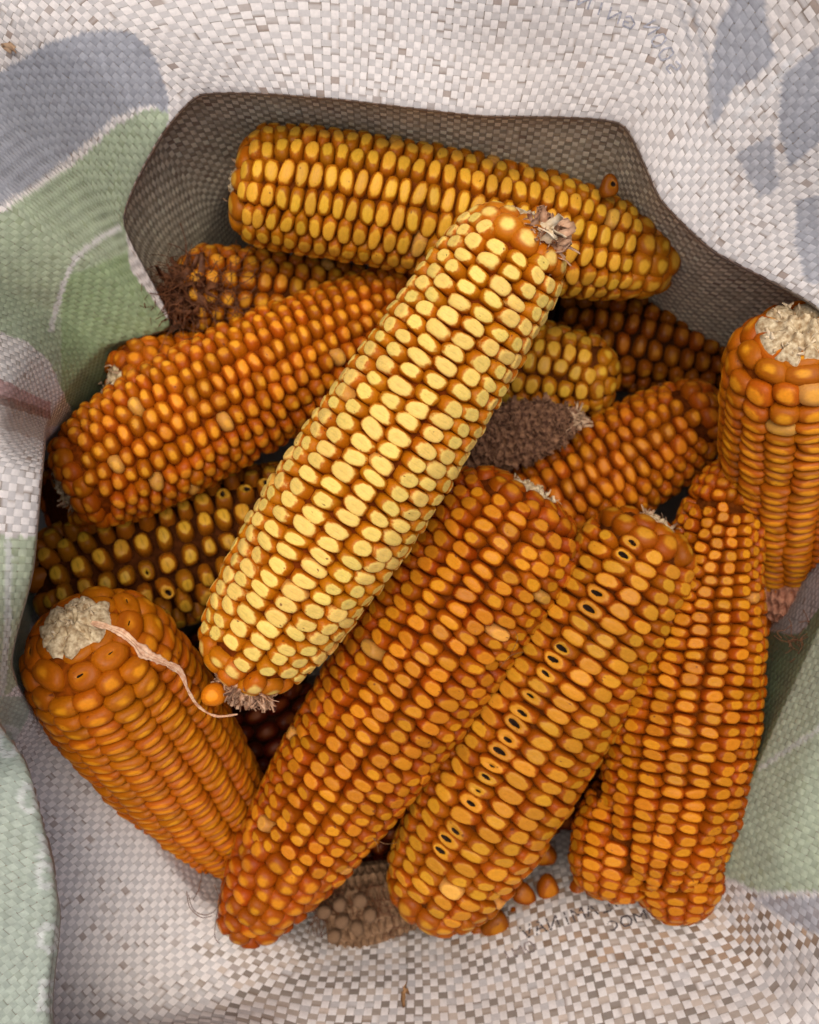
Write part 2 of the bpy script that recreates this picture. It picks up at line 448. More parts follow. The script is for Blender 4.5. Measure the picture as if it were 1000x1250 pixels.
# grime caught along the edges of the crossing tapes
for q_, (a_i, c_i) in enumerate([(0, slice(None)), (4, slice(None)), (slice(None), 0), (slice(None), 2)]):
    gm_ = RNG.random(NC) < (.16 + .12 * tone) * np.where(warp, .35, 1.0)
    ga_ = (gm_ * (.25 + .6 * RNG.random(NC)))[:, None, None]
    blk = COLS[:, a_i, c_i]; blk = blk if blk.ndim == 3 else blk[:, None]
    COLS[:, a_i, c_i] = (blk * (1 - ga_) + np.array([.22, .15, .10]) * ga_).reshape(COLS[:, a_i, c_i].shape)

def inpoly(x, y, poly):
    r = np.zeros(x.shape, bool)
    n = len(poly)
    for a in range(n):
        x0, y0 = poly[a]; x1, y1 = poly[(a + 1) % n]
        c = ((y0 > y) != (y1 > y))
        xi = (x1 - x0) * (y - y0) / ((y1 - y0) if y1 != y0 else 1e-9) + x0
        r ^= c & (x < xi)
    return r
ex = VX + 1.6 * vnoise(VX / 5, VY / 5, 41); ey = VY + 1.6 * vnoise(VX / 5, VY / 5, 42)
BJ = np.broadcast_to((jj)[:, None, None], VX.shape)
def paint(mask, rgb, a=0.85):
    v = (0.85 + 0.25 * vnoise(VX / 7, VY / 7, 43) * 0.5 + 0.1 * warp[:, None, None])
    global COLS
    c = np.array(rgb)[None, None, None, :] * v[..., None]
    k = (mask * a)[..., None]
    COLS = COLS * (1 - k) + c * k
GREY = (.33, .35, .40); GREEN = (.37, .47, .28); DGREEN = (.22, .37, .11)
flapz = (POS[..., 2] > 0.0) & (VX < 130) & (VY > 850)
lowz = ~flapz
paint(inpoly(ex, ey, [(-330, 240), (-100, 120), (0, 88), (60, 52), (110, 38), (160, 38), (188, 66), (207, 120), (206, 137), (180, 128), (140, 142), (92, 185), (40, 225), (-40, 275), (-330, 420)]), GREY)
gp = inpoly(ex, ey, [(208, 136), (196, 180), (152, 272), (160, 330), (212, 400), (250, 430), (150, 500), (95, 518), (78, 480), (60, 440), (30, 415), (0, 405), (-40, 395), (-330, 380), (-330, 330), (-40, 292), (30, 240), (92, 200), (140, 155), (182, 132)])
paint(gp & ~(inner[:, None, None] & (VY < 385)), GREEN, .8)
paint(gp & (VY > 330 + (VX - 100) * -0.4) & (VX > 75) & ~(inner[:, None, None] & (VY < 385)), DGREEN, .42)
# grey lines of the emblem
def strokes(segs, w, rgb, a=.9, cond=None):
    m = np.zeros(VX.shape, bool)
    for (x0, y0, x1, y1) in segs:
        dx, dy = x1 - x0, y1 - y0
        t = np.clip(((ex - x0) * dx + (ey - y0) * dy) / (dx * dx + dy * dy + 1e-9), 0, 1)
        m |= np.hypot(ex - x0 - t * dx, ey - y0 - t * dy) < w
    if cond is not None: m &= cond
    paint(m, rgb, a)
strokes([(146, 278, 118, 293), (118, 293, 92, 315), (92, 315, 76, 350), (76, 350, 62, 402)], 3.0, (.72, .70, .68))
paint(inpoly(ex, ey, [(-60, 438), (0, 462), (62, 492), (62, 512), (0, 485), (-60, 462)]), (.50, .26, .25), .75)
paint(inpoly(ex, ey, [(-60, 462), (0, 485), (62, 512), (62, 542), (0, 522), (-60, 500)]), (.47, .38, .33), .6)
paint(inpoly(ex, ey, [(-60, 470), (-10, 478), (62, 503), (62, 512), (0, 494), (-60, 480)]), (.25, .14, .11), .7)
lft = inpoly(ex, ey, [(-330, 655), (46, 655), (42, 740), (24, 835), (-20, 870), (-330, 870)])
paint(lft, (.40, .48, .30), .8)
strokes([(10, 660, 10, 760), (10, 760, 2, 850)], 4, (.68, .68, .64), .8)
# green print on the blurred flap, with pale letters
paint(flapz & (VX < 140) & (VY > 780), (.42, .50, .40), .85)
paint(flapz & (VX < 140) & (VY > 780) & (vnoise(VX / 26, VY / 40, 45) > .25), (.50, .57, .48), .5)
def ring(cx_, cy_, rx, ry, n=10, a0=0, a1=360):
    a = [math.radians(a0 + (a1 - a0) * i / n) for i in range(n + 1)]
    p = [(cx_ + rx * math.cos(t), cy_ + ry * math.sin(t)) for t in a]
    return [(p[i][0], p[i][1], p[i + 1][0], p[i + 1][1]) for i in range(n)]
pale = (.70, .72, .68)
strokes(ring(10, 905, 12, 17) + ring(60, 1145, 12, 15) + ring(36, 975, 11, 16) + ring(56, 1068, 9, 14, 10, 60, 330)
        + [(50, 1020, 66, 1045), (66, 1020, 50, 1045), (52, 1200, 50, 1232), (52, 1200, 66, 1200), (50, 1216, 64, 1216), (50, 1232, 66, 1232)], 4.0, pale, .8, flapz)
# right hand green panel and grey panel below it
rg = inpoly(ex, ey, [(1330, 640), (1010, 730), (975, 775), (930, 770), (850, 900), (820, 990), (868, 1062), (885, 1072), (925, 1088), (985, 1088), (1330, 1060)])
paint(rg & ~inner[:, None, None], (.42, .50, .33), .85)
paint(rg & inner[:, None, None], (.20, .29, .12), .85)  # same green print, the inner wall's shade put into the colour
strokes([(928, 938, 962, 915), (962, 915, 1000, 890), (1000, 890, 1100, 820)], 3.0, (.66, .68, .62), .8)
strokes([(885, 1072, 925, 1090), (925, 1090, 990, 1090), (990, 1090, 1200, 1070)], 2.5, (.70, .68, .65), .8)
paint(inpoly(ex, ey, [(918, 1094), (990, 1095), (1330, 1070), (1330, 1230), (1000, 1140), (962, 1125)]), (.42, .42, .46), .75)
# top right panels
paint(inpoly(ex, ey, [(866, 100), (876, 35), (900, -20), (930, -60), (935, 20), (946, 70), (925, 95), (898, 105), (872, 155)]), GREY, .75)
paint(inpoly(ex, ey, [(955, 92), (1000, 55), (1080, 20), (1080, 150), (1000, 175), (962, 205), (950, 150)]), GREY, .75)
paint(inpoly(ex, ey, [(898, 188), (942, 165), (952, 228), (928, 242)]), GREY, .65)
paint(inpoly(ex, ey, [(972, 245), (1080, 215), (1080, 360), (985, 345), (970, 300)]), GREY, .7)
strokes([(838, -20, 852, 30), (852, 30, 866, 90), (866, 90, 868, 150)], 3.2, (.40, .40, .42), .7)
strokes([(822, -20, 836, 25), (836, 25, 845, 60)], 2.2, (.42, .42, .44), .6)
strokes([(905, 140, 940, 110), (940, 110, 975, 60)], 4.0, (.74, .73, .72), .8)

# mirrored lettering printed on the far face of the cloth
GL = {'A': [(0, 0, .5, 1), (.5, 1, 1, 0), (.22, .4, .78, .4)], 'L': [(0, 0, 0, 1), (0, 0, .8, 0)],
      'M': [(0, 0, 0, 1), (0, 1, .5, .4), (.5, .4, 1, 1), (1, 1, 1, 0)], 'I': [(.4, 0, .4, 1)],
      'N': [(0, 0, 0, 1), (0, 1, .9, 0), (.9, 0, .9, 1)], 'D': [(0, 0, 0, 1), (0, 1, .6, .9), (.6, .9, .9, .5), (.9, .5, .6, .1), (.6, .1, 0, 0)],
      'V': [(0, 1, .5, 0), (.5, 0, 1, 1)], 'O': [(.2, 0, .8, 0), (.8, 0, 1, .5), (1, .5, .8, 1), (.8, 1, .2, 1), (.2, 1, 0, .5), (0, .5, .2, 0)],
      'C': [(.9, .15, .5, 0), (.5, 0, .1, .3), (.1, .3, .1, .7), (.1, .7, .5, 1), (.5, 1, .9, .85)],
      'U': [(0, 1, 0, .2), (0, .2, .5, 0), (.5, 0, 1, .2), (1, .2, 1, 1)], 'G': [(.9, .8, .5, 1), (.5, 1, 0, .6), (0, .6, .2, .1), (.2, .1, .9, .1), (.9, .1, .9, .45), (.9, .45, .5, .45)],
      'S': [(.9, .85, .2, 1), (.2, 1, .1, .6), (.1, .6, .9, .4), (.9, .4, .8, 0), (.8, 0, .1, .1)]}
def word(txt, x0, y0, ux, uy, vx, vy, adv):
    """origin of first letter, u = writing direction per letter width, v = up per letter height"""
    out = []
    for k, ch in enumerate(txt):
        ox, oy = x0 + ux * adv * k, y0 + uy * adv * k
        for (a, b_, c, d) in GL.get(ch, []):
            out.append((ox + ux * a + vx * b_, oy + uy * a + vy * b_, ox + ux * c + vx * d, oy + uy * c + vy * d))
    return out
LETTERS = [(word("DLAMINAV", 762, 1106, -12.5, 4.2, -6, -15, 1.25), (.05, .04, .04)),
           (word("MOC", 790, 1122, -13, 4.4, -4, -11, 1.3), (.05, .04, .04)),
           (word("ONI", 655, 1160, -11, 4, -6, -11, 1.3), (.16, .13, .12)),
           (word("GNINU", 772, 38, -13.5, -6.5, 5, -15, 1.35), (.20, .20, .22)),
           (word("SOON", 818, 92, -6, -11, 15, -9, 1.5), (.22, .22, .24))]

nv = NC * 15
V_ = POS.reshape(-1, 3)
b0 = (np.arange(NC) * 15)[:, None]
quads = []
for a in range(4):
    for c in range(2):
        quads.append([a * 3 + c, (a + 1) * 3 + c, (a + 1) * 3 + c + 1, a * 3 + c + 1])
F_ = (b0[:, :, None] + np.array(quads)[None]).reshape(-1, 4)
sack = bpy.data.objects.new("woven_sack", None); link(sack)
sack.location = (0, 0, -0.2)
tag(sack, "open white woven plastic sack with green and grey print, filled with corn", "sack")
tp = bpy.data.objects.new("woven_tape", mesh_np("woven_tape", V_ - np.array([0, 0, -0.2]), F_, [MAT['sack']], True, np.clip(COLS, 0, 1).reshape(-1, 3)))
link(tp, sack); tp["kind"] = "stuff"
# the lettering: thin ink lying on the weave, which pokes through it
def cloth_at(px, py):
    d = (ccx - px) ** 2 + (ccy - py) ** 2
    k = np.argpartition(d, 8)[:8]
    w = 1 / (d[k] + 4.0); w /= w.sum()
    z = (POS[k, 2, 1, 2] * w).sum(); n = (NR[k, 2, 1] * w[:, None]).sum(0)
    return wpt(px, py, z), n / np.linalg.norm(n)
for segs, inkc in LETTERS:
    LVt, LFt = [], []
    for (x0, y0, x1, y1) in segs:
        L_ = math.hypot(x1 - x0, y1 - y0); n_ = max(2, int(L_ / 2.5))
        nx, ny = -(y1 - y0) / L_ * 1.05, (x1 - x0) / L_ * 1.05
        b_0 = len(LVt)
        for k in range(n_ + 1):
            t = k / n_
            for sg_ in (-1, 1):
                p_, n__ = cloth_at(x0 + (x1 - x0) * t + nx * sg_, y0 + (y1 - y0) * t + ny * sg_)
                LVt.append(p_ + n__ * 0.00022 - np.array([0, 0, -0.2]))
        for k in range(n_):
            LFt.append((b_0 + 2 * k, b_0 + 2 * k + 1, b_0 + 2 * k + 3, b_0 + 2 * k + 2))
    im = noise_mat("printed_ink", inkc, tuple(v * 1.9 for v in inkc), 900, 0.6, 0.1)
    lo = bpy.data.objects.new("printed_lettering", mesh_np("printed_lettering", LVt, LFt, [im], True)); link(lo, sack)
# the closed cloth behind the tapes
LG = grid - SIDE * 0.00045
idx = np.arange(NU * LG.shape[1]).reshape(NU, -1)
q = np.stack([idx, np.roll(idx, -1, 0)], -1)
q = np.concatenate([q[:, :-1], q[:, 1:][..., ::-1]], -1).reshape(-1, 4)
LV = LG.reshape(-1, 3)
# pit bottom
cen = np.array([[0.01, -0.01, -0.215]])
r1 = LG[:, 0] * 0.8 + cen * 0.2; r1[:, 2] = np.minimum(LG[:, 0, 2] - .012, -.19)
n0 = len(LV)
LV = np.concatenate([LV, r1, cen])
a_ = idx[:, 0]; b_ = np.roll(a_, -1); c_ = n0 + (np.arange(NU) + 1) % NU; d_ = n0 + np.arange(NU)
q = np.concatenate([q, np.stack([b_, a_, d_, c_], 1)])
e_ = np.full(NU, n0 + NU)
q = np.concatenate([q, np.stack([c_, d_, e_, e_], 1)[:, [0, 1, 2, 2]]])
faces = q[:-NU]
tri = q[-NU:][:, :3]
lc = np.zeros((len(LV), 3)); lc[:] = (.34, .29, .24)
me = bpy.data.meshes.new("cloth_backing")
me.from_pydata([tuple(v) for v in (LV - np.array([0, 0, -0.2]))], [], [tuple(f) for f in faces.tolist()] + [tuple(f) for f in tri.tolist()])
at = me.color_attributes.new("Col", 'FLOAT_COLOR', 'POINT')
at.data.foreach_set("color", np.concatenate([lc, np.ones((len(LV), 1))], 1).astype(np.float32).ravel())
me.materials.append(MAT['sack'])
me.polygons.foreach_set("use_smooth", [True] * len(me.polygons))
lin = bpy.data.objects.new("cloth_backing", me); link(lin, sack)
sack_polys = (LV[::1], faces)

# ------------------------------------------------------------------ kernels
RINGS = {
    'dent': [(0, 0, .965, 0), (.32, .38, .985, .34), (.60, .70, 1.0, .62), (.77, .88, .95, .80), (.88, .965, .80, .93), (1, 1, .48, 1), (1, 1, -.1, 1)],
    'flat': [(0, 0, .985, 0), (.38, .38, .995, .34), (.68, .68, .96, .62), (.86, .86, .86, .80), (.97, .97, .66, .93), (1, 1, .40, 1), (1, 1, -.1, 1)],
    'round': [(0, 0, 1.0, 0), (.36, .36, .98, .34), (.64, .64, .92, .62), (.84, .84, .78, .82), (.96, .96, .58, .94), (1, 1, .32, 1), (.96, .96, -.2, 1)],
}
HOLE = [(.0, .0, .45, 0), (.30, .22, .52, .1), (.40, .30, .95, .3), (.56, .66, 1.0, .6), (.78, .86, .92, .80), (.93, .98, .70, .93), (1, 1, .40, 1), (1, 1, -.1, 1)]
SLIT = [(.0, .0, .45, 0), (.26, .07, .50, .1), (.34, .12, .96, .3), (.60, .62, .97, .6), (.80, .84, .86, .80), (.95, .96, .62, .93), (1, 1, .30, 1), (1, 1, -.2, 1)]
def kernel_arrays(style, p, seed, nseg=16, hole=False):
    r = random.Random(seed)
    rings = SLIT if hole == 'slit' else HOLE if hole else RINGS[style]
    V, KL, F, FM = [], [], [], []
    ph = r.random() * 6.28; ph2 = r.random() * 6.28
    hs = r.uniform(.40, 1.1) * (.62 if hole == 'slit' else 1); hx, hy = r.gauss(0, .04), r.gauss(0, .03)
    rot = r.uniform(-.5, .5) if hole else 0
    tilt = (r.uniform(-.06, .06), r.uniform(-.05, .05))
    for k, (rx, ry, z, rho) in enumerate(rings):
        n = 1 if rx == 0 else nseg
        for i in range(n):
            a = 2 * math.pi * (i + .5) / nseg
            c, s = math.cos(a), math.sin(a)
            pe = 2.0 if (hole and k < 3) else (p if k > len(rings) - 4 else 2 + (p - 2) * .45)
            d = (abs(c) ** pe + abs(s) ** pe) ** (-1 / pe)
            w = 1 + .05 * math.sin(2 * a + ph) + .035 * math.sin(3 * a + ph2)
            x, y = .5 * rx * d * c * w, .5 * ry * d * s * w
            if rx == 0: x = y = 0
            if hole and k < 3: x, y = x * hs + hx, y * hs * r.uniform(.8, 1.2) + hy
            if hole and k < 3: x, y = x * math.cos(rot) - y * math.sin(rot), x * math.sin(rot) + y * math.cos(rot)
            zz = z + tilt[0] * x * 2 + tilt[1] * y * 2
            V.append((x, y, zz)); KL.append((x, y, rho))
    def st(k): return 0 if k == 0 else 1 + (k - 1) * nseg
    for i in range(nseg):
        F.append((0, 1 + i, 1 + (i + 1) % nseg)); FM.append(1 if hole else 0)
    for k in range(1, len(rings) - 1):
        for i in range(nseg):
            j = (i + 1) % nseg
            F.append((st(k) + i, st(k + 1) + i, st(k + 1) + j, st(k) + j)); FM.append(1 if (hole and k <= 1) else 0)
    return np.array(V), np.array(KL), F, FM

def kernel_mesh(mat, style, p, seed, hole=False):
    V, KL, F, FM = kernel_arrays(style, p, seed, 16, hole)
    me = mesh_np("kernel", V, F, [mat, MAT['dark']] if hole else [mat], True, None, FM if hole else None)
    at = me.attributes.new("kl", 'FLOAT_VECTOR', 'POINT')
    at.data.foreach_set("vector", KL.astype(np.float32).ravel())
    return me

# ------------------------------------------------------------------ ears of corn
# A, B: ends of the axis (photo x, y, height); prof: (position along, radius in photo pixels); n rows; pitch px
OR_BODY = (.56, .165, .008); OR_CAP = (.78, .33, .035)
GOLD_BODY = (.52, .19, .010); GOLD_CAP = (.76, .44, .07)
def P_(*a): return list(a)
std = [(0, .30), (.02, .62), (.06, .83), (.15, .95), (.35, 1.0), (.6, .98), (.8, .88), (.92, .70), (.98, .45), (1.0, .25)]
def prof(R0, pts=std): return [(t, r * R0) for t, r in pts]
EARS = [
 dict(key='top', label="pale yellow ear of corn with cream dented kernels lying on top of all the others",
      A=(286, 826, -.018), B=(650, 268, .010), n=17, pitch=19.3,
      prof=[(0, 38), (.012, 58), (.05, 72), (.12, 84), (.22, 92), (.35, 97), (.5, 96), (.65, 91), (.8, 84), (.92, 77), (.975, 64), (1.0, 38)],
      style='dent', p=3.3, fill=1.0, depth=.20, body=(.66, .235, .008), cap=(.88, .66, .27), capsize=.77, pale=.06, vary=.16, groove=.12,
      cob=(.20, .035, .006), roll=.10, twist=.12, rz=.0, endcolor=.55),
 dict(key='upper', label="long golden ear of corn lying across the back under the dark inner cloth wall",
      A=(284, 222, -.050), B=(826, 328, -.068), n=15, pitch=17.2,
      prof=[(0, 30), (.012, 54), (.05, 71), (.15, 76), (.4, 77), (.7, 74), (.85, 62), (.95, 44), (1.0, 22)],
      style='flat', p=3.0, fill=.98, depth=.22, body=(.52, .19, .008), cap=(.74, .42, .06), capsize=.66, pale=.04, vary=.28, groove=.05,
      cob=(.16, .035, .008), roll=.2, twist=.05, bend=(0, .004, .006)),
 dict(key='left', label="plump orange ear of corn sloping up from the left edge beneath the pale top ear",
      A=(76, 602, -.050), B=(548, 352, -.095), n=20, pitch=17.0,
      prof=[(0, 32), (.015, 50), (.05, 64), (.12, 76), (.25, 84), (.45, 84), (.65, 76), (.85, 64), (.95, 48), (1.0, 26)],
      style='round', p=2.7, fill=1.0, depth=.22, body=(.54, .150, .006), cap=(.80, .34, .035), capsize=.50, pale=.05, vary=.34,
      cob=(.27, .05, .006), roll=.0, twist=-.1, bend=(0, .003, 0)),
 dict(key='bearded', label="small ear with dark dried silk on its left end, below the long golden ear",
      A=(212, 350, -.082), B=(480, 378, -.115), n=15, pitch=20,
      prof=[(0, 26), (.03, 44), (.12, 55), (.4, 58), (.8, 55), (1.0, 40)],
      style='round', p=2.6, fill=.92, depth=.22, body=(.46, .15, .008), cap=(.68, .33, .04), capsize=.55, pale=.05, vary=.35,
      cob=(.10, .025, .008), roll=.1, twist=0),
 dict(key='small_left', label="small orange ear poking out over the green cloth at upper left",
      A=(136, 472, -.070), B=(330, 455, -.112), n=14, pitch=20,
      prof=[(0, 28), (.04, 46), (.15, 58), (.5, 60), (1.0, 44)],
      style='round', p=2.6, fill=1.0, depth=.22, body=(.52, .15, .006), cap=(.72, .27, .02), capsize=.45, pale=.02, vary=.25,
      cob=(.22, .04, .006), roll=.2, twist=0),
 dict(key='olive', label="brownish yellow ear with widely gapped round kernels below the plump orange ear at left",
      A=(45, 735, -.085), B=(420, 610, -.110), n=17, pitch=24.0,
      prof=[(0, 40), (.02, 62), (.08, 82), (.3, 90), (.6, 86), (.9, 70), (1.0, 45)],
      style='flat', p=2.6, fill=.80, depth=.26, body=(.42, .165, .012), cap=(.62, .36, .05), capsize=.62, pale=.03, vary=.3, groove=.3,
      cob=(.07, .018, .007), roll=.05, twist=0, holes=.08),
 dict(key='end_left', label="ear mostly hidden beneath the pale end of the plump orange ear at the left edge",
      A=(62, 622, -.082), B=(250, 575, -.125), n=14, pitch=19,
      prof=[(0, 40), (.05, 60), (.3, 66), (1.0, 60)],
      style='round', p=2.6, fill=.98, depth=.22, body=(.50, .15, .008), cap=(.68, .30, .03), capsize=.5, pale=.03, vary=.3,
      cob=(.16, .035, .006), roll=.3, twist=0),
 dict(key='butt', label="orange ear standing butt up at lower left, its pale split cob end showing",
      A=(90, 762, .000), B=(316, 1068, -.140), n=16, pitch=17.5, rz=0.0,
      prof=[(0, 22), (.010, 55), (.035, 84), (.09, 100), (.22, 108), (.45, 104), (.7, 92), (.9, 72), (1.0, 40)],
      style='round', p=3.0, fill=1.04, depth=.20, body=(.56, .175, .006), cap=(.76, .30, .020), capsize=.42, pale=.0, vary=.16,
      cob=(.30, .06, .005), roll=.1, twist=.05, flat_y=.0, big=True, slits=True),
 dict(key='centre', label="deep orange ear in the lower middle tapering to a point on the white cloth",
      A=(652, 596, -.048), B=(288, 1142, -.072), n=20, pitch=17.0,
      prof=[(0, 34), (.012, 64), (.04, 86), (.10, 97), (.25, 99), (.45, 95), (.65, 86), (.82, 70), (.93, 52), (.98, 36), (1.0, 22)],
      style='dent', p=3.0, fill=1.0, depth=.22, body=(.44, .105, .004), cap=(.62, .25, .020), capsize=.66, pale=.05, vary=.36, groove=.05,
      cob=(.15, .03, .006), roll=.0, twist=.10, rag=True),
 dict(key='holed', label="golden ear with a row of black holed kernels, right of the deep orange ear",
      A=(806, 634, -.052), B=(512, 1120, -.080), n=15, pitch=17.8,
      prof=[(0, 26), (.012, 48), (.04, 66), (.10, 78), (.3, 86), (.55, 90), (.75, 88), (.90, 76), (.97, 58), (1.0, 34)],
      style='dent', p=3.0, fill=1.0, depth=.22, body=(.44, .12, .005), cap=(.60, .28, .032), capsize=.70, pale=.05, vary=.3, groove=.05,
      cob=(.13, .03, .008), roll=.22, twist=.0, hole_row=True, rag=True),
 dict(key='right', label="orange ear with narrow flat kernels and a two lobed lower end, upright at right",
      A=(893, 560, -.060), B=(800, 1078, -.068), n=19, pitch=14.6,
      prof=[(0, 12), (.02, 26), (.06, 40), (.12, 50), (.25, 62), (.4, 80), (.6, 92), (.8, 90), (.9, 80), (.97, 62), (1.0, 44)],
      style='dent', p=3.2, fill=1.0, depth=.22, body=(.44, .110, .004), cap=(.59, .235, .016), capsize=.66, pale=.03, vary=.3, groove=.08,
      cob=(.16, .035, .006), roll=.0, twist=.0, thr=.5, lobes=[((768, 965, -.071), (740, 1096, -.069), [(0, 46), (.4, 58), (.75, 55), (.92, 42), (1, 22)]), ((830, 950, -.071), (824, 1124, -.068), [(0, 46), (.4, 58), (.75, 56), (.92, 42), (1, 22)])]),
 dict(key='right_edge', label="orange ear cut by the right picture edge, torn pale cob end on top",
      A=(975, 402, .004), B=(955, 745, -.145), n=15, pitch=17.0, rz=0.0,
      prof=[(0, 24), (.012, 58), (.04, 80), (.10, 92), (.3, 98), (.55, 96), (.8, 84), (.95, 60), (1.0, 36)],
      style='round', p=2.9, fill=1.0, depth=.21, body=(.54, .165, .006), cap=(.78, .33, .025), capsize=.48, pale=.03, vary=.22,
      cob=(.24, .05, .006), roll=.2, twist=.1, big=True, rag=True),
 dict(key='shade', label="half shaded orange ear between the bare brown cob and the right edge ear",
      A=(888, 490, -.092), B=(630, 640, -.105), n=17, pitch=17.0,
      prof=[(0, 14), (.03, 34), (.10, 52), (.3, 66), (.6, 74), (.85, 70), (1.0, 50)],
      style='round', p=2.8, fill=1.0, depth=.22, body=(.42, .115, .006), cap=(.60, .22, .02), capsize=.55, pale=.03, vary=.3,
      cob=(.12, .025, .006), roll=.1, twist=0),
 dict(key='yellow_tip', label="blunt yellow end of an ear just right of the pale top ear",
      A=(756, 470, -.090), B=(520, 425, -.115), n=14, pitch=18.5,
      prof=[(0, 16), (.04, 36), (.13, 52), (.4, 60), (1.0, 60)],
      style='flat', p=2.8, fill=.95, depth=.22, body=(.44, .175, .009), cap=(.60, .36, .06), capsize=.66, pale=.03, vary=.26, groove=.1,
      cob=(.10, .025, .008), roll=.1, twist=0),
 dict(key='dark', label="red brown ear with shade in its colour below the tip of the long golden ear",
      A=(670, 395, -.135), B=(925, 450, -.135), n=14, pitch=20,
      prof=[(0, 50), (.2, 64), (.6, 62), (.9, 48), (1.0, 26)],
      style='round', p=2.7, fill=.88, depth=.24, body=(.27, .080, .006), cap=(.38, .15, .02), capsize=.45, pale=.02, vary=.4,  # kernels and cob coloured darker for the shadow they lie in
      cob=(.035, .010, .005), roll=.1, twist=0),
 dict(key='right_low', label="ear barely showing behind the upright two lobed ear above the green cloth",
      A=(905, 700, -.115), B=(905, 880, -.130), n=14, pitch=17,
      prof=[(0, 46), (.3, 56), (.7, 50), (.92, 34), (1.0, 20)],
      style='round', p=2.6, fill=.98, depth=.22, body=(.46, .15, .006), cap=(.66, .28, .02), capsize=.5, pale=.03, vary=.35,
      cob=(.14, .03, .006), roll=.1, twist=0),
 dict(key='deep_gap', label="ear coloured maroon for shade, deep between the butt up ear and the deep orange ear",
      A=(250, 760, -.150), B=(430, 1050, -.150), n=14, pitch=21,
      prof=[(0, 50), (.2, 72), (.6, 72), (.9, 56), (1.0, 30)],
      style='round', p=2.6, fill=.9, depth=.24, body=(.12, .02, .006), cap=(.20, .05, .012), capsize=.45, pale=.0, vary=.4,  # shade of the deep gap put into maroon kernel colours
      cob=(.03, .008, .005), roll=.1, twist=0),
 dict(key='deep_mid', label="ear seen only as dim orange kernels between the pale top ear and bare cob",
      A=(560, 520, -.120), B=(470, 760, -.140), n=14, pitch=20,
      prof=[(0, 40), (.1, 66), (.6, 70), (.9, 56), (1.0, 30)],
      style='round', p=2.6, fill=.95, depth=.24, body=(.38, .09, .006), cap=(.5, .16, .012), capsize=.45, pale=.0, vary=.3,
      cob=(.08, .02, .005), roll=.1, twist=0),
 dict(key='deep_low', label="added ear, shade in its colour, filling the gap between the two long ears' lower halves",
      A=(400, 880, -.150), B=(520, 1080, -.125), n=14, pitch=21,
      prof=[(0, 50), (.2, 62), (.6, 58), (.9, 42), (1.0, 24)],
      style='round', p=2.6, fill=.9, depth=.24, body=(.12, .022, .006), cap=(.20, .05, .012), capsize=.45, pale=.0, vary=.4,  # added ear; near black colours stand in for the gap's shade
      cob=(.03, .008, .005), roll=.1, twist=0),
 dict(key='deep_right', label="ear with deep shadow in its colour between the holed ear and the two lobed ear",
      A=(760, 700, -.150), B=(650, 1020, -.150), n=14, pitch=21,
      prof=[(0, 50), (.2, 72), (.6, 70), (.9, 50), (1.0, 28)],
      style='round', p=2.6, fill=.9, depth=.24, body=(.14, .025, .006), cap=(.24, .06, .012), capsize=.45, pale=.0, vary=.4,  # deep shadow put into these kernel and cob colours
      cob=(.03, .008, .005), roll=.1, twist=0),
]

class Body:
    """axis frame plus meridian of one ear (or lobe) in the ear's own coordinates: x along, z up"""
    def __init__(s, A, B, prof, bend, rz, frame=None):
        a, b = Vector(wpt(*A)), Vector(wpt(*B))
        s.L = (b - a).length
        T = (b - a).normalized()
        cammid = Vector((0, 0, H)) - (a + b) / 2
        U = (cammid - T * cammid.dot(T)).normalized()
        W = U.cross(T)
        s.M = Matrix(((T.x, W.x, U.x, a.x), (T.y, W.y, U.y, a.y), (T.z, W.z, U.z, a.z), (0, 0, 0, 1)))
        rzv = rz if rz is not None else (A[2] + B[2]) / 2
        k = K * (H - rzv) / H
        ts = np.array([p[0] for p in prof]); rs = np.array([p[1] for p in prof]) * k
        # smooth dense meridian
        tt = np.linspace(0, 1, 600)
        rr = np.interp(tt, ts, rs)
        ker = np.hanning(31); ker /= ker.sum()
        rp = np.convolve(np.pad(rr, 15, mode='edge'), ker, 'valid')
        edge = np.minimum(tt, 1 - tt)
        wgt = np.clip(edge / .05, 0, 1)
        rr = rr * (1 - wgt) + rp * wgt
        s.x = tt * s.L; s.r = rr
        s.s = np.concatenate([[0], np.cumsum(np.hypot(np.diff(s.x), np.diff(s.r)))])
        s.S = s.s[-1]; s.R = rr.max()
        dx = np.gradient(s.x, s.s); dr = np.gradient(s.r, s.s)
        kk = np.hanning(9); kk /= kk.sum()
        s.dx = np.convolve(np.pad(dx, 4, mode='edge'), kk, 'valid'); s.dr = np.convolve(np.pad(dr, 4, mode='edge'), kk, 'valid')
        s.bend = bend
    def at(s, sv):
        x = float(np.interp(sv, s.s, s.x)); r = float(np.interp(sv, s.s, s.r))
        dx = float(np.interp(sv, s.s, s.dx)); dr = float(np.interp(sv, s.s, s.dr))
        t = x / s.L
        oy, oz = s.bend[1] * 4 * t * (1 - t), s.bend[2] * 4 * t * (1 - t)
        return x, r, dx, dr, oy, oz

def lobe_bump(E, phi):
    return 1.0

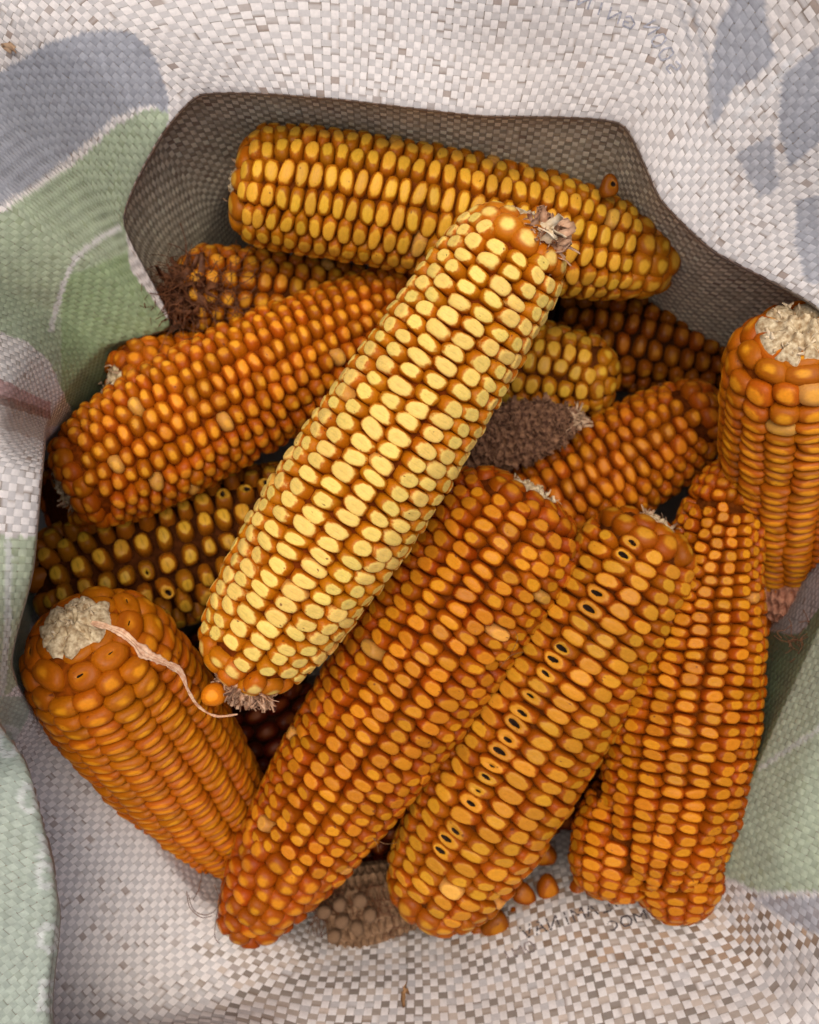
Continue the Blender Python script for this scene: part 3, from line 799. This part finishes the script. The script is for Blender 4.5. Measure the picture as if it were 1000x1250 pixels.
def place(E, body, rnd, primary=True):
    """list of (matrix local to body, size class) for every kernel"""
    k = K * (H - ((E['A'][2] + E['B'][2]) / 2 if E.get('rz') is None else E['rz'])) / H
    pitch = E['pitch'] * k
    R0 = body.R
    depth = E['depth'] * R0
    if primary: E['R0'] = R0
    w0 = 2 * math.pi * E['R0'] / E['n']
    out = []
    # body region = radius over 0.72 R
    inside = np.where(body.r > E.get('thr', .74) * R0)[0]
    s0, s1 = body.s[inside[0]], body.s[inside[-1]]
    def put(sv, phi, wx, wy, d, kindk, row=None, u=0.5):
        x, r, dx, dr, oy, oz = body.at(sv)
        n = Vector((-dr, -math.sin(phi) * dx, math.cos(phi) * dx)).normalized()
        t = Vector((dx, -math.sin(phi) * dr, math.cos(phi) * dr)).normalized()
        c = n.cross(t) * -1
        c = t.cross(n)
        j = rnd.gauss(0, .05)
        j *= 1.6; t2 = (t * math.cos(j) + c * math.sin(j)).normalized()
        n2 = (n + c * rnd.gauss(0, .05) + t * rnd.gauss(0, .05)).normalized()
        c2 = t2.cross(n2).normalized(); t2 = n2.cross(c2).normalized()
        surf = Vector((x, -math.sin(phi) * r + oy, math.cos(phi) * r + oz))
        hgt = rnd.gauss(0, .045) * d - (.3 * d if rnd.random() < .012 else 0)
        base = surf - n * (d - hgt)
        c2w, t2w, n2w = c2 * wx, t2 * wy, n2 * d
        M = Matrix(((c2w.x, t2w.x, n2w.x, base.x), (c2w.y, t2w.y, n2w.y, base.y), (c2w.z, t2w.z, n2w.z, base.z), (0, 0, 0, 1)))
        out.append((M, surf, n, kindk, row, wx * wy, u))
    nrows = E['n'] if primary else max(9, int(round(E['n'] * R0 / (E['R0'] ))))
    for row in range(nrows):
        ph = 2 * math.pi * row / nrows + E['roll'] + rnd.gauss(0, .008)
        sv = s0 + pitch * ((row * .5 + .12 * math.sin(row * 2.3)) % 1.0)
        wsc = 1 + rnd.gauss(0, .04)
        wob = rnd.random() * 6
        while sv < s1:
            pl = pitch * (1 + rnd.gauss(0, .05))
            u = (sv - s0) / (s1 - s0)
            if E.get('big'):
                pl *= 1 + .9 * max(0, 1 - u * 7)       # fat kernels near the butt
            mid = sv + pl / 2
            if mid > s1: break
            x, r, dx, dr, oy, oz = body.at(mid)
            phi = ph + E['twist'] * (u - .5) + .018 * math.sin(u * 9 + wob) + rnd.gauss(0, .008)
            w = 2 * math.pi * r / nrows
            f = E['fill']
            put(mid, phi, w * f * wsc * (1 + rnd.gauss(0, .035)), pl * min(1.0, f + .01) * (1 + rnd.gauss(0, .03)), depth, 'body', row, u)
            sv += pl
    # end regions: rings of rounder kernels
    for side in (0, 1):
        sa, sb = (s0, 0.0) if side == 0 else (s1, body.S)
        dirn = -1 if side == 0 else 1
        span = abs(sb - sa)
        sz = w0 * (.82 if not E.get('big') else 1.0)
        sz = min(sz * 1.05, pitch * (1.7 if not (E.get('thr') and primary and side == 0) else 1.15)) if not E.get('big') else sz
        nr = max(1, int(round(span / (sz * .88))))
        for q_ in range(nr):
            mid = sa + dirn * span * (q_ + .5) / nr
            x, r, dx, dr, oy, oz = body.at(mid)
            nk = max(5, int(2 * math.pi * r / (sz * 1.0)))
            p0 = rnd.random() * 6.28
            for i in range(nk):
                phi = p0 + 2 * math.pi * (i + rnd.gauss(0, .07)) / nk
                jit = rnd.gauss(0, .08) * sz
                put(min(max(mid + jit, 0), body.S), phi, 2 * math.pi * r / nk * 1.04 * (1 + rnd.gauss(0, .08)), span / nr * 1.10 * (1 + rnd.gauss(0, .08)), depth * (.95 if r > .5 * R0 else .75), 'end', None, side)
    return out, depth

def tube_mesh(body, shrink, nphi=28, ns=40, rough=0.0, seed=0, closed=True):
    r = random.Random(seed)
    V, F = [], []
    for a in range(ns + 1):
        sv = body.S * a / ns
        x, rr, dx, dr, oy, oz = body.at(sv)
        rr = max(rr - shrink, rr * .35)
        xx = min(max(x, shrink * .6), body.L - shrink * .6)
        for i in range(nphi):
            p = 2 * math.pi * i / nphi
            q_ = rr * (1 + r.uniform(-rough, rough))
            V.append((xx, -math.sin(p) * q_ + oy, math.cos(p) * q_ + oz))
    for a in range(ns):
        for i in range(nphi):
            j = (i + 1) % nphi
            F.append((a * nphi + i, a * nphi + j, (a + 1) * nphi + j, (a + 1) * nphi + i))
    if closed:
        F.append(tuple(range(nphi))[::-1]); F.append(tuple(ns * nphi + i for i in range(nphi)))
    return V, F

def flakes(center, axis, rad, n, size, seed, curl=.6, flat=.3, lenr=(0.6, 1.6)):
    """ragged little ribbons of chaff round a centre, with thickness"""
    r = random.Random(seed)
    V, F = [], []
    axis = Vector(axis).normalized()
    e1 = axis.orthogonal().normalized(); e2 = axis.cross(e1)
    for _ in range(n):
        a = r.random() * 6.283; rr = rad * math.sqrt(r.random())
        o = Vector(center) + (e1 * math.cos(a) + e2 * math.sin(a)) * rr + axis * r.uniform(-.2, .5) * size
        d = (axis * r.uniform(.1, 1) + (e1 * math.cos(a) + e2 * math.sin(a)) * r.uniform(-.3, 1.2) + Vector((r.gauss(0, .4), r.gauss(0, .4), r.gauss(0, .4)))).normalized()
        L = size * r.uniform(*lenr); w = size * r.uniform(.22, .55)
        s = d.cross(Vector((r.gauss(0, 1), r.gauss(0, 1), r.gauss(0, 1)))).normalized()
        up = d.cross(s)
        b = len(V); nseg = 4
        for k in range(nseg + 1):
            t = k / nseg
            c = o + d * (L * t) + up * (curl * L * t * t * (1 if r.random() > .3 else .6))
            ww = w * (1 - .6 * t) * (1 + r.uniform(-.3, .3))
            th = up * (size * .03)
            for q_ in (c - s * ww + th, c + s * ww + th, c + s * ww - th, c - s * ww - th): V.append(tuple(q_))
        for k in range(nseg):
            for e in range(4):
                f = (e + 1) % 4
                F.append((b + k * 4 + e, b + k * 4 + f, b + (k + 1) * 4 + f, b + (k + 1) * 4 + e))
        F.append((b, b + 1, b + 2, b + 3)); F.append((b + nseg * 4 + 3, b + nseg * 4 + 2, b + nseg * 4 + 1, b + nseg * 4))
    return V, F

def curve_tube(pts, radii, sides=6):
    """smooth tube through points"""
    P = [Vector(p) for p in pts]
    n = len(P); V, F = [], []
    dense, rad = [], []
    for i in range(n - 1):
        p0, p1, p2, p3 = P[max(i - 1, 0)], P[i], P[i + 1], P[min(i + 2, n - 1)]
        for k in range(6):
            t = k / 6
            dense.append(.5 * ((2 * p1) + (-p0 + p2) * t + (2 * p0 - 5 * p1 + 4 * p2 - p3) * t * t + (-p0 + 3 * p1 - 3 * p2 + p3) * t ** 3))
            rad.append(radii[i] * (1 - t) + radii[i + 1] * t)
    dense.append(P[-1]); rad.append(radii[-1])
    prev = None
    for i, c in enumerate(dense):
        T = (dense[min(i + 1, len(dense) - 1)] - dense[max(i - 1, 0)]).normalized()
        if prev is None: prev = T.orthogonal().normalized()
        U = (prev - T * prev.dot(T)).normalized(); W = T.cross(U); prev = U
        for s in range(sides):
            a = 2 * math.pi * s / sides
            V.append(tuple(c + (U * math.cos(a) + W * math.sin(a)) * rad[i]))
    m = len(dense)
    for i in range(m - 1):
        for s in range(sides):
            F.append((i * sides + s, i * sides + (s + 1) % sides, (i + 1) * sides + (s + 1) % sides, (i + 1) * sides + s))
    F.append(tuple(range(sides))[::-1]); F.append(tuple((m - 1) * sides + s for s in range(sides)))
    return V, F

def join_vf(parts):
    V, F = [], []
    for v, f in parts:
        b = len(V); V += list(v); F += [tuple(b + i for i in g) for g in f]
    return V, F

def pith_mesh(rad, seed, groove=True, rag=.12, depth=1.0):
    """torn cob end facing -x: furrows between wedges, a small raised ring round a hollow"""
    V, F = [], []
    nr, nphi = 16, 96
    r = random.Random(seed)
    fa = sorted((k + r.uniform(-.3, .3)) / 8 * 6.283 for k in range(8))
    edge = [1 + rag * r.uniform(-1, 1) for _ in range(24)]
    ox, oy = r.uniform(-.1, .1), r.uniform(-.1, .1)
    for a in range(nr + 1):
        t = a / nr
        for i in range(nphi):
            p = 2 * math.pi * i / nphi
            d = min(min(abs(p - f), 6.283 - abs(p - f)) for f in fa)
            fur = math.exp(-(d * max(t, .15) / .07) ** 2) if groove else 0
            e = edge[int(p / 6.2832 * 24) % 24] * (1 - (p / 6.2832 * 24) % 1) + edge[(int(p / 6.2832 * 24) + 1) % 24] * ((p / 6.2832 * 24) % 1)
            ringz = math.exp(-((t - .30) / .09) ** 2) * .22 - (.35 * math.exp(-(t / .16) ** 2))
            hgt = rad * depth * (.20 * (1 - t ** 2.5) + ringz * .7 - .17 * fur * min(1, t * 2)) + rad * r.uniform(-.022, .022)
            if t > .97: hgt -= rad * .15
            q_ = rad * t * (1 + (e - 1) * t)
            V.append((-hgt, -math.sin(p) * q_ + rad * ox * (1 - t), math.cos(p) * q_ + rad * oy * (1 - t)))
    for a in range(nr):
        for i in range(nphi):
            j = (i + 1) % nphi
            F.append((a * nphi + i, (a + 1) * nphi + i, (a + 1) * nphi + j, a * nphi + j))
    return V, F

bodies = {}
hull_V, hull_F = [], []
for E in EARS:
    bl = [Body(E['A'], E['B'], E['prof'], E.get('bend', (0, 0, 0)), E.get('rz'))]
    if 'lobes' in E:
        for a, b, pr in E['lobes']: bl.append(Body(a, b, pr, (0, 0, 0), None))
    bodies[E['key']] = bl
    for bd in bl:
        V, F = tube_mesh(bd, bd.R * .10, 20, 24)
        b = len(hull_V)
        hull_V += [bd.M @ Vector(v) for v in V]; hull_F += [tuple(b + i for i in f) for f in F]
b = len(hull_V)
hull_V += [Vector(v) for v in sack_polys[0]]
hull_F += [tuple(b + int(i) for i in f) for f in sack_polys[1][::1]]
BVH = BVHTree.FromPolygons(hull_V, hull_F)
CAMP = Vector((0, 0, H))

def body_sdf_inside(bd, P, margin=.985):
    q_ = bd.M.inverted() @ P
    if q_.x < 0 or q_.x > bd.L: return False
    r = float(np.interp(q_.x, bd.x, bd.r)) * margin
    return q_.y ** 2 + q_.z ** 2 < r * r

ROOT = {}
def build_ear(E):
    rnd = random.Random(hash_key(E['key']))
    root = bpy.data.objects.new("corn_ear", None); link(root)
    bl = bodies[E['key']]
    root.matrix_world = bl[0].M
    ROOT[E['key']] = root
    tag(root, E['label'], "corn", "ears of corn heaped in the sack")
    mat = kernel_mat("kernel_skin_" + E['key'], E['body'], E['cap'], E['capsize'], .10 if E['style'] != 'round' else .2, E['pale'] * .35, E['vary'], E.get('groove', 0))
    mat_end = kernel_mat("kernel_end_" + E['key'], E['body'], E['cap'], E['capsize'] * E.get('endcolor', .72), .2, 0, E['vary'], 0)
    var = [kernel_mesh(mat, E['style'], E['p'], rnd.random()) for _ in range(7)]
    if E['style'] == 'dent': var += [kernel_mesh(mat, 'flat', E['p'], rnd.random()) for _ in range(2)]
    vend = [kernel_mesh(mat_end, 'round', 2.9 if E.get('big') else 2.6, rnd.random()) for _ in range(6)]
    vhole = [kernel_mesh(mat, 'dent', E['p'], rnd.random(), True) for _ in range(9)] if (E.get('hole_row') or E.get('holes') or E.get('slits')) else []
    vholee = [kernel_mesh(mat_end, 'round', 2.6, rnd.random(), 'slit') for _ in range(4)] if E.get('slits') else []
    cmat = cob_mat("cob_" + E['key'], E['cob'])
    vis, hid = [], []
    inv0 = bl[0].M.inverted()
    for bi, bd in enumerate(bl):
        pl, depth = place(E, bd, rnd, bi == 0)
        loc = inv0 @ bd.M
        V, F = tube_mesh(bd, depth * .72, 26, 50, .03, 3)
        o = bpy.data.objects.new("cob", mesh_np("cob", [loc @ Vector(v) for v in V], F, [cmat], True)); link(o, root)
        for (M, surf, n, kd, row, area, u) in pl:
            P = bd.M @ surf; nw = (bd.M.to_3x3() @ n).normalized()
            if len(bl) > 1 and any(body_sdf_inside(bl[q_], P, .985 if q_ < bi else 1.0) for q_ in range(len(bl)) if q_ != bi): continue
            v = CAMP - P; dist = v.length; v.normalize()
            fac = nw.dot(v)
            px, py = topx(np.array(P))
            infr = -25 < px < 1025 and -25 < py < 1275
            seen = False
            if fac > -.25 and infr:
                st_ = P + nw * .0022 + v * .001
                hit = BVH.ray_cast(st_, v, dist)
                seen = hit[0] is None
            (vis if seen else hid).append((area * max(fac, .05) / dist ** 2, loc @ M, kd, row, u, fac))
    vis.sort(key=lambda a: -a[0])
    hid += vis[300:]; vis = vis[:300]
    # which row carries the holes: the one whose kernels face the camera just left of the crest
    hr = None
    if E.get('hole_row'): hr = E['hole_row_index'] if 'hole_row_index' in E else 0
    for (a, M, kd, row, u, fac) in vis:
        if kd == 'end': me_ = rnd.choice(vholee if (E.get('slits') and u == 0 and rnd.random() < .8) else vend)
        elif hr is not None and row == hr and u < .88 and rnd.random() < .82: me_ = rnd.choice(vhole)
        elif E.get('holes') and rnd.random() < E['holes']: me_ = rnd.choice(vhole)
        else: me_ = rnd.choice(var)
        o = bpy.data.objects.new("kernel", me_)
        o.matrix_basis = M
        link(o, root)
    # the rest of the rows, turned away or covered, as one mesh
    if hid:
        KV, KK, KF, _ = kernel_arrays(E['style'], E['p'], 5, 8)
        use = KF
        Vs, Ks, Fs = [], [], []
        KV4 = np.concatenate([KV, np.ones((len(KV), 1))], 1)
        for (a, M, kd, row, u, fac) in hid:
            b = len(Vs) * len(KV)
            Vs.append((KV4 @ np.array(M).T)[:, :3]); Ks.append(KK)
            Fs += [tuple(b + i for i in f) for f in use]
        me_ = mesh_np("kernel_rows", np.concatenate(Vs), Fs, [mat], True)
        at = me_.attributes.new("kl", 'FLOAT_VECTOR', 'POINT')
        at.data.foreach_set("vector", np.concatenate(Ks).astype(np.float32).ravel())
        o = bpy.data.objects.new("kernel_rows", me_); link(o, root); o["kind"] = "stuff"
    return root, bl, mat, mat_end

def hash_key(s):
    h = 5381
    for ch in s: h = (h * 33 + ord(ch)) & 0xffffffff
    return h

def part(name, vf, mat, parent, smooth=True, kind=None, label=None, mtx=None):
    V, F = vf
    o = bpy.data.objects.new(name, mesh_np(name, V, F, [mat], smooth)); link(o, parent)
    if mtx is not None: o.matrix_basis = mtx
    if kind: o["kind"] = kind
    if label: o["label"] = label
    return o

mats_e = {}
for E in EARS:
    root, bl, m1, m2 = build_ear(E)
    mats_e[E['key']] = (m1, m2)

# --- cob ends
def local(key, px, py, z):
    return ROOT[key].matrix_world.inverted() @ Vector(wpt(px, py, z))
for E in EARS:
    key = E['key']; bd = bodies[key][0]
    r0 = float(bd.r[0]); r1 = float(bd.r[-1])
    if key in ('butt',):
        part("cob_end", pith_mesh(r0 * 2.0, 3, True, .16, 1.0), MAT['pith'], ROOT[key], mtx=Matrix.Translation((-.0005, 0, 0)), label="pale split pith of the cob end")
        part("chaff", flakes((0, 0, 0), (-1, 0, 0), r0 * 1.3, 60, .0022, 8, .8), MAT['flake'], ROOT[key], kind="stuff")
    elif key in ('right_edge',):
        part("cob_end", pith_mesh(r0 * 2.1, 4, True, .10, 1.0), MAT['pith'], ROOT[key], mtx=Matrix.Translation((.0008, 0, 0)), label="torn pale pith of the cob end")
        part("chaff", flakes((0, 0, 0), (-1, 0, 0), r0 * 1.7, 40, .0020, 9, 1.2), MAT['flake'], ROOT[key], kind="stuff")
    elif key in ('centre', 'holed', 'upper', 'left', 'small_left', 'top'):
        part("cob_end", pith_mesh(r0 * 1.0, 5), MAT['pith'], ROOT[key], mtx=Matrix.Translation((.002, 0, 0)))
        if key in ('centre', 'holed', 'upper', 'left', 'small_left'):
            part("chaff", flakes((0.002, 0, 0), (-1, 0, .3), r0 * .9, 30, .0030, hash_key(key), 1.2, .3, (.4, 1.1)), MAT['ragged' if key != 'centre' else 'flake'], ROOT[key], kind="stuff")
        if key in ('centre', 'top'):
            Mx = Matrix.Translation((bd.L - .001, 0, 0)) @ Matrix.Rotation(math.pi, 4, 'Z')
            part("cob_end", pith_mesh(r1 * .9, 6), MAT['pith'], ROOT[key], mtx=Mx)
# top ear: pink silk tuft at the upper end, broken chaffy lower end with one loose looking kernel
bd = bodies['top'][0]
tl = local('top', 657, 296, .018)
part("silk_tuft", flakes(tl, (.9, -.2, .7), .0052, 120, .0065, 21, .5), MAT['chaff'], ROOT['top'], kind="stuff", label="pink dried silk tuft")
part("husk_flake", flakes(local('top', 660, 282, .024), (.2, -1, .6), .0018, 7, .0065, 22, .2), MAT['flake'], ROOT['top'], label="white papery flake")
part("broken_end", flakes(local('top', 298, 842, -.014), (-1, -.3, .6), .0105, 520, .0030, 23, 1.0), MAT['chaff'], ROOT['top'], kind="stuff", label="pinkish broken cob chaff")
kb = bpy.data.objects.new("kernel", kernel_mesh(kernel_mat("bright_kernel", (.78, .25, .008), (.80, .28, .01), .5), 'round', 2.2, 3))
kb.matrix_basis = ROOT['top'].matrix_world.inverted() @ Matrix.Translation(Vector(wpt(262, 847, -.004))) @ Matrix.Diagonal((.0086, .0088, .006, 1))
kb["label"] = "single bright orange kernel left in the broken end"
link(kb, ROOT['top'])
# bearded ear: dark silk
def hairs(center, n, length, spread, seed, rad=.00018, dirv=(-1, 0, 0)):
    r = random.Random(seed); parts = []
    for _ in range(n):
        p = Vector(center) + Vector((r.gauss(0, spread), r.gauss(0, spread), r.gauss(0, spread * .5)))
        d = (Vector(dirv) + Vector((r.gauss(0, .5), r.gauss(0, .7), r.gauss(0, .5)))).normalized()
        pts = [p]
        for k in range(4):
            d = (d + Vector((r.gauss(0, .45), r.gauss(0, .45), r.gauss(0, .3)))).normalized()
            pts.append(pts[-1] + d * length / 4 * r.uniform(.6, 1.2))
        parts.append(curve_tube(pts, [rad * r.uniform(.6, 1.3)] * 5, 4))
    return join_vf(parts)
rb = ROOT['bearded'].matrix_world.inverted()
vf = join_vf([hairs((.004, .0, .015), 120, .020, .005, 31, .00017), hairs((.014, -.002, .020), 110, .020, .0055, 32, .00015, (1, .2, 0)), hairs((.006, -.008, .012), 90, .018, .006, 33, .00016), flakes((.004, -.002, .012), (-.5, 0, 1), .010, 60, .006, 35, .8)])
part("silk", vf, MAT['silk'], ROOT['bearded'], kind="stuff", label="matted dark brown silk")

# ------------------------------------------------------------------ bare cobs
def bare_cob(label, A, B, pr, mat, seed, nfl, fl):
    bd = Body(A, B, pr, (0, 0, 0), None)
    root = bpy.data.objects.new("bare_cob", None); link(root); root.matrix_world = bd.M
    tag(root, label, "cob")
    # surface with rows of empty kernel cups
    r = random.Random(seed)
    ns, nphi = 150, 160
    V, F = [], []
    rows = 17; pit = .0034
    for a in range(ns + 1):
        sv = bd.S * a / ns
        x, rr, dx, dr, oy, oz = bd.at(sv)
        for i in range(nphi):
            p = 2 * math.pi * i / nphi
            c1 = (p / (2 * math.pi) * rows); c0 = math.floor(c1)
            s1 = sv / pit + (.5 if int(c0) % 2 else 0) + math.sin(c0 * 7.1) * .3
            fx = (c1 - c0 - .5) * 2; fy = (s1 - math.floor(s1) - .5) * 2
            d = min(1, math.hypot(fx, fy))
            hgt = (d ** 2 - .5) * .0026 + r.uniform(-.00025, .00025)
            q_ = max(rr + hgt, .0004)
            V.append((x, -math.sin(p) * q_, math.cos(p) * q_))
    for a in range(ns):
        for i in range(nphi):
            j = (i + 1) % nphi
            F.append((a * nphi + i, a * nphi + j, (a + 1) * nphi + j, (a + 1) * nphi + i))
    F.append(tuple(range(nphi))[::-1]); F.append(tuple(ns * nphi + i for i in range(nphi)))
    part("core", (V, F), mat, root, smooth=False)
    # papery glumes standing round the cups
    Vs = []
    for _ in range(nfl):
        sv = bd.S * r.random(); p = r.random() * 6.283
        x, rr, dx, dr, oy, oz = bd.at(sv)
        n = Vector((0, -math.sin(p), math.cos(p)))
        Vs.append(flakes(Vector((x, 0, 0)) + n * (rr - .0002), n + Vector((.5, 0, 0)), .0005, 1, fl, r.random(), .5, .3, (.5, 1.1)))
    part("glume", join_vf(Vs), mat, root, smooth=False, kind="stuff")
    return root, bd
rt, bdc = bare_cob("brown cob stripped of its kernels, ragged tip pointing right below the blunt yellow end",
         (702, 512, -.070), (562, 544, -.085), [(0, 10), (.06, 16), (.2, 25), (.45, 34), (1, 38)], MAT['bare'], 5, 900, .0036)
part("ragged_tip", flakes((0, 0, 0), (-1, 0, .4), .0035, 45, .0032, 51, .8), MAT['ragged'], rt, kind="stuff")
bare_cob("pinkish bare cob at the right edge under the torn ended ear",
         (930, 712, -.105), (1070, 735, -.085), [(0, 38), (.2, 46), (1, 50)], MAT['bare_pink'], 6, 900, .0020)
rt, bdt = bare_cob("stubby tan cob wrapped in silk between the two ear tips at the bottom",
         (395, 1118, -.098), (500, 1092, -.105), [(0, 30), (.06, 42), (.3, 50), (.6, 46), (1, 40)], MAT['tan_cob'], 7, 60, .002)
for q_, (px, py) in enumerate([(415, 1103), (418, 1124), (408, 1142), (440, 1098), (396, 1112), (436, 1132), (452, 1116)]):
    V, KL, F, _ = kernel_arrays('round', 2.2, q_, 12)
    me_ = mesh_np("shrivelled_kernel", V, F, [MAT['tan_cob']])
    o = bpy.data.objects.new("shrivelled_kernel", me_); link(o, rt)
    o.matrix_basis = rt.matrix_world.inverted() @ Matrix.Translation(Vector(wpt(px, py, -.078 - abs(q_ - 2) * .0006))) @ Matrix.Diagonal((.0062, .0062, .004, 1))

# ------------------------------------------------------------------ loose kernels, husk strand, stray silk
loose = [  # px, py, z, size, tilt, label, hole
 (743, 227, -.036, .0082, (.2, .1), "loose kernel with a black hole resting on the back of the long golden ear", True),
 (603, 1128, -.090, .0125, (.1, .2), "big loose orange kernel beside the tip of the holed ear", False),
 (640, 1092, -.096, .0105, (-.2, .1), "loose kernel in the bottom cluster, left one of a touching pair", False),
 (668, 1080, -.095, .0105, (.3, .2), "loose kernel in the bottom cluster, right one of a touching pair", False),
 (664, 1044, -.108, .0105, (.1, -.3), "dim loose kernel deepest in the gap above the touching pair", False),
 (640, 1052, -.108, .0085, (.4, .2), "small dim loose kernel just left of the deepest one", False),
 (706, 1086, -.094, .0110, (.2, .4), "flat loose kernel lying near the two lobed ear end", False),
 (622, 1070, -.100, .0100, (-.3, .3), "pale split loose kernel touching the holed ear", False),
 (590, 1138, -.093, .0100, (.2, -.2), "loose kernel half under the tip of the holed ear", False),
 (628, 1118, -.095, .0085, (.3, .1), "small loose kernel just right of the biggest loose one", False),
]
lm = kernel_mat("loose_kernel", (.34, .10, .006), (.44, .16, .012), .5, .2, .0, .3)
for i, (px, py, z, sz, tl_, lab, hole) in enumerate(loose):
    me_ = kernel_mesh(lm, 'round', 2.5, 70 + i, hole)
    for v in me_.vertices:                         # wedge shape: narrow where it sat in the cob
        v.co.x *= 1 - .5 * (v.co.y + .15); v.co.z *= 1 - .35 * v.co.y
    o = bpy.data.objects.new("loose_kernel", me_); link(o)
    o.matrix_basis = Matrix.Translation(Vector(wpt(px, py, z))) @ Matrix.Rotation(tl_[0], 4, 'X') @ Matrix.Rotation(tl_[1], 4, 'Y') @ Matrix.Rotation(i * 2.1, 4, 'Z') @ Matrix.Diagonal((sz * .92, sz * 1.1, sz * .5, 1))
    tag(o, lab, "kernel", "loose corn kernels")

def ribbon(pts, widths, thick, mat, name, label, cat):
    P = [Vector(wpt(*p)) for p in pts]
    dense, wd = [], []
    n = len(P)
    for i in range(n - 1):
        p0, p1, p2, p3 = P[max(i - 1, 0)], P[i], P[i + 1], P[min(i + 2, n - 1)]
        for k in range(10):
            t = k / 10
            dense.append(.5 * ((2 * p1) + (-p0 + p2) * t + (2 * p0 - 5 * p1 + 4 * p2 - p3) * t * t + (-p0 + 3 * p1 - 3 * p2 + p3) * t ** 3))
            wd.append(widths[i] * (1 - t) + widths[i + 1] * t)
    dense.append(P[-1]); wd.append(widths[-1])
    rw = random.Random(5)
    wd = [w * (1 + .35 * math.sin(i * .55) * math.sin(i * .21 + 1) + rw.uniform(-.15, .15)) for i, w in enumerate(wd)]
    V, F = [], []
    m = 13
    for i, c in enumerate(dense):
        T = (dense[min(i + 1, len(dense) - 1)] - dense[max(i - 1, 0)]).normalized()
        S = T.cross(Vector((.35 * math.sin(i * .09), .2 + .5 * math.sin(i * .07 + 1), 1))).normalized(); U = S.cross(T)
        for k in range(m):
            a = k / (m - 1) * 2 - 1
            V.append(tuple(c + S * (wd[i] * a) + U * (.00028 * math.cos(a * 9 + .5 * math.sin(i * .2)) + .0004 * abs(a))))
        for k in range(m):
            a = 1 - k / (m - 1) * 2
            V.append(tuple(c + S * (wd[i] * a) + U * (.00028 * math.cos(a * 9 + .5 * math.sin(i * .2)) + .0004 * abs(a) - thick)))
    q_ = 2 * m
    for i in range(len(dense) - 1):
        for k in range(q_):
            F.append((i * q_ + k, i * q_ + (k + 1) % q_, (i + 1) * q_ + (k + 1) % q_, (i + 1) * q_ + k))
    F.append(tuple(range(q_))); F.append(tuple((len(dense) - 1) * q_ + k for k in range(q_))[::-1])
    o = bpy.data.objects.new(name, mesh_np(name, V, F, [mat])); link(o)
    tag(o, label, cat)
    return o
ribbon([(112, 760, .012), (148, 772, .022), (176, 796, .019), (200, 808, .014), (220, 820, .008), (230, 842, .003), (243, 862, -.002), (264, 874, -.004), (290, 872, -.006)],
       [.0006, .0015, .0019, .0014, .0012, .0006, .0004, .0005, .0002], .00025, MAT['husk'], "husk_strand",
       "thin pink dried husk strand curling from the butt up ear's cob end", "husk")

for i, (px, py, z, sz, lab) in enumerate([
        (18, 62, .012, .0035, "small tan chaff flake stuck near the top left corner of the sack"),
        (492, 1207, -.056, .0042, "dark brown chaff flake stuck on the cloth at bottom centre"),
        (150, 908, -.048, .0045, "orange brown chaff speck beside the butt up ear on white cloth")]):
    vf = flakes(wpt(px, py, z), (0, 0, 1), .0006, 3, sz, 90 + i, .3)
    o = bpy.data.objects.new("chaff_flake", mesh_np("chaff_flake", vf[0], vf[1], [MAT['ragged' if i == 0 else 'silk_tan']])); link(o)
    tag(o, lab, "chaff", "chaff specks stuck to the sack")

def silk_thing(label, strands, rad, mat):
    parts = [curve_tube([wpt(*p) for p in s], [rad] * len(s), 5) for s in strands]
    V, F = join_vf(parts)
    o = bpy.data.objects.new("silk_threads", mesh_np("silk_threads", V, F, [mat])); link(o)
    tag(o, label, "corn silk", "stray corn silk threads")
silk_thing("dark silk threads curled on the cloth left of the lower middle ear's tip",
    [[(247, 1062, -.058), (243, 1085, -.060), (236, 1098, -.058)], [(230, 1092, -.056), (236, 1110, -.058), (250, 1117, -.060), (262, 1112, -.062), (270, 1100, -.064)],
     [(228, 1088, -.055), (232, 1108, -.057), (246, 1120, -.059), (259, 1118, -.061)], [(262, 1080, -.062), (270, 1105, -.064), (266, 1130, -.064)],
     [(276, 1070, -.064), (268, 1100, -.062), (262, 1140, -.064), (268, 1152, -.066)]], .00016, MAT['silk'])
r_ = random.Random(77); ss = []
for _ in range(60):
    x = r_.uniform(375, 470); y = r_.uniform(1075, 1120)
    s = [(x, y, -.078)]
    a = r_.uniform(.6, 2.4)
    for k in range(4):
        a += r_.gauss(0, .5); s.append((s[-1][0] + 17 * math.cos(a), s[-1][1] + 15 * math.sin(a), -.082 - abs(s[-1][1] + 15 * math.sin(a) - 1110) * .0002))
    ss.append(s)
silk_thing("tangle of brown silk threads over the stubby tan cob", ss, .00017, MAT['silk'])
r_ = random.Random(78); ss = []
for (cx_, cy_, z) in [(975, 765, -.05), (985, 775, -.045), (965, 780, -.055), (978, 790, -.05)]:
    for _ in range(4):
        a = r_.uniform(0, 6.28); x, y = cx_ + r_.gauss(0, 5), cy_ + r_.gauss(0, 5); s = [(x, y, z)]
        for k in range(3):
            a += r_.gauss(0, .8); s.append((s[-1][0] + 10 * math.cos(a), s[-1][1] + 10 * math.sin(a), z))
        ss.append(s)
silk_thing("dark wiry silk threads on the green cloth below the pinkish bare cob", ss, .00016, MAT['silk'])
silk_thing("fine silk threads in the gap between the deep orange ear and the holed ear",
    [[(440, 1010, -.05), (458, 1026, -.045), (462, 1040, -.05)], [(452, 1020, -.05), (470, 1030, -.04), (486, 1028, -.05)],
     [(625, 795, -.03), (632, 780, -.02), (628, 770, -.025)], [(610, 815, -.035), (624, 800, -.02), (640, 796, -.03)]], .00012, MAT['silk_tan'])
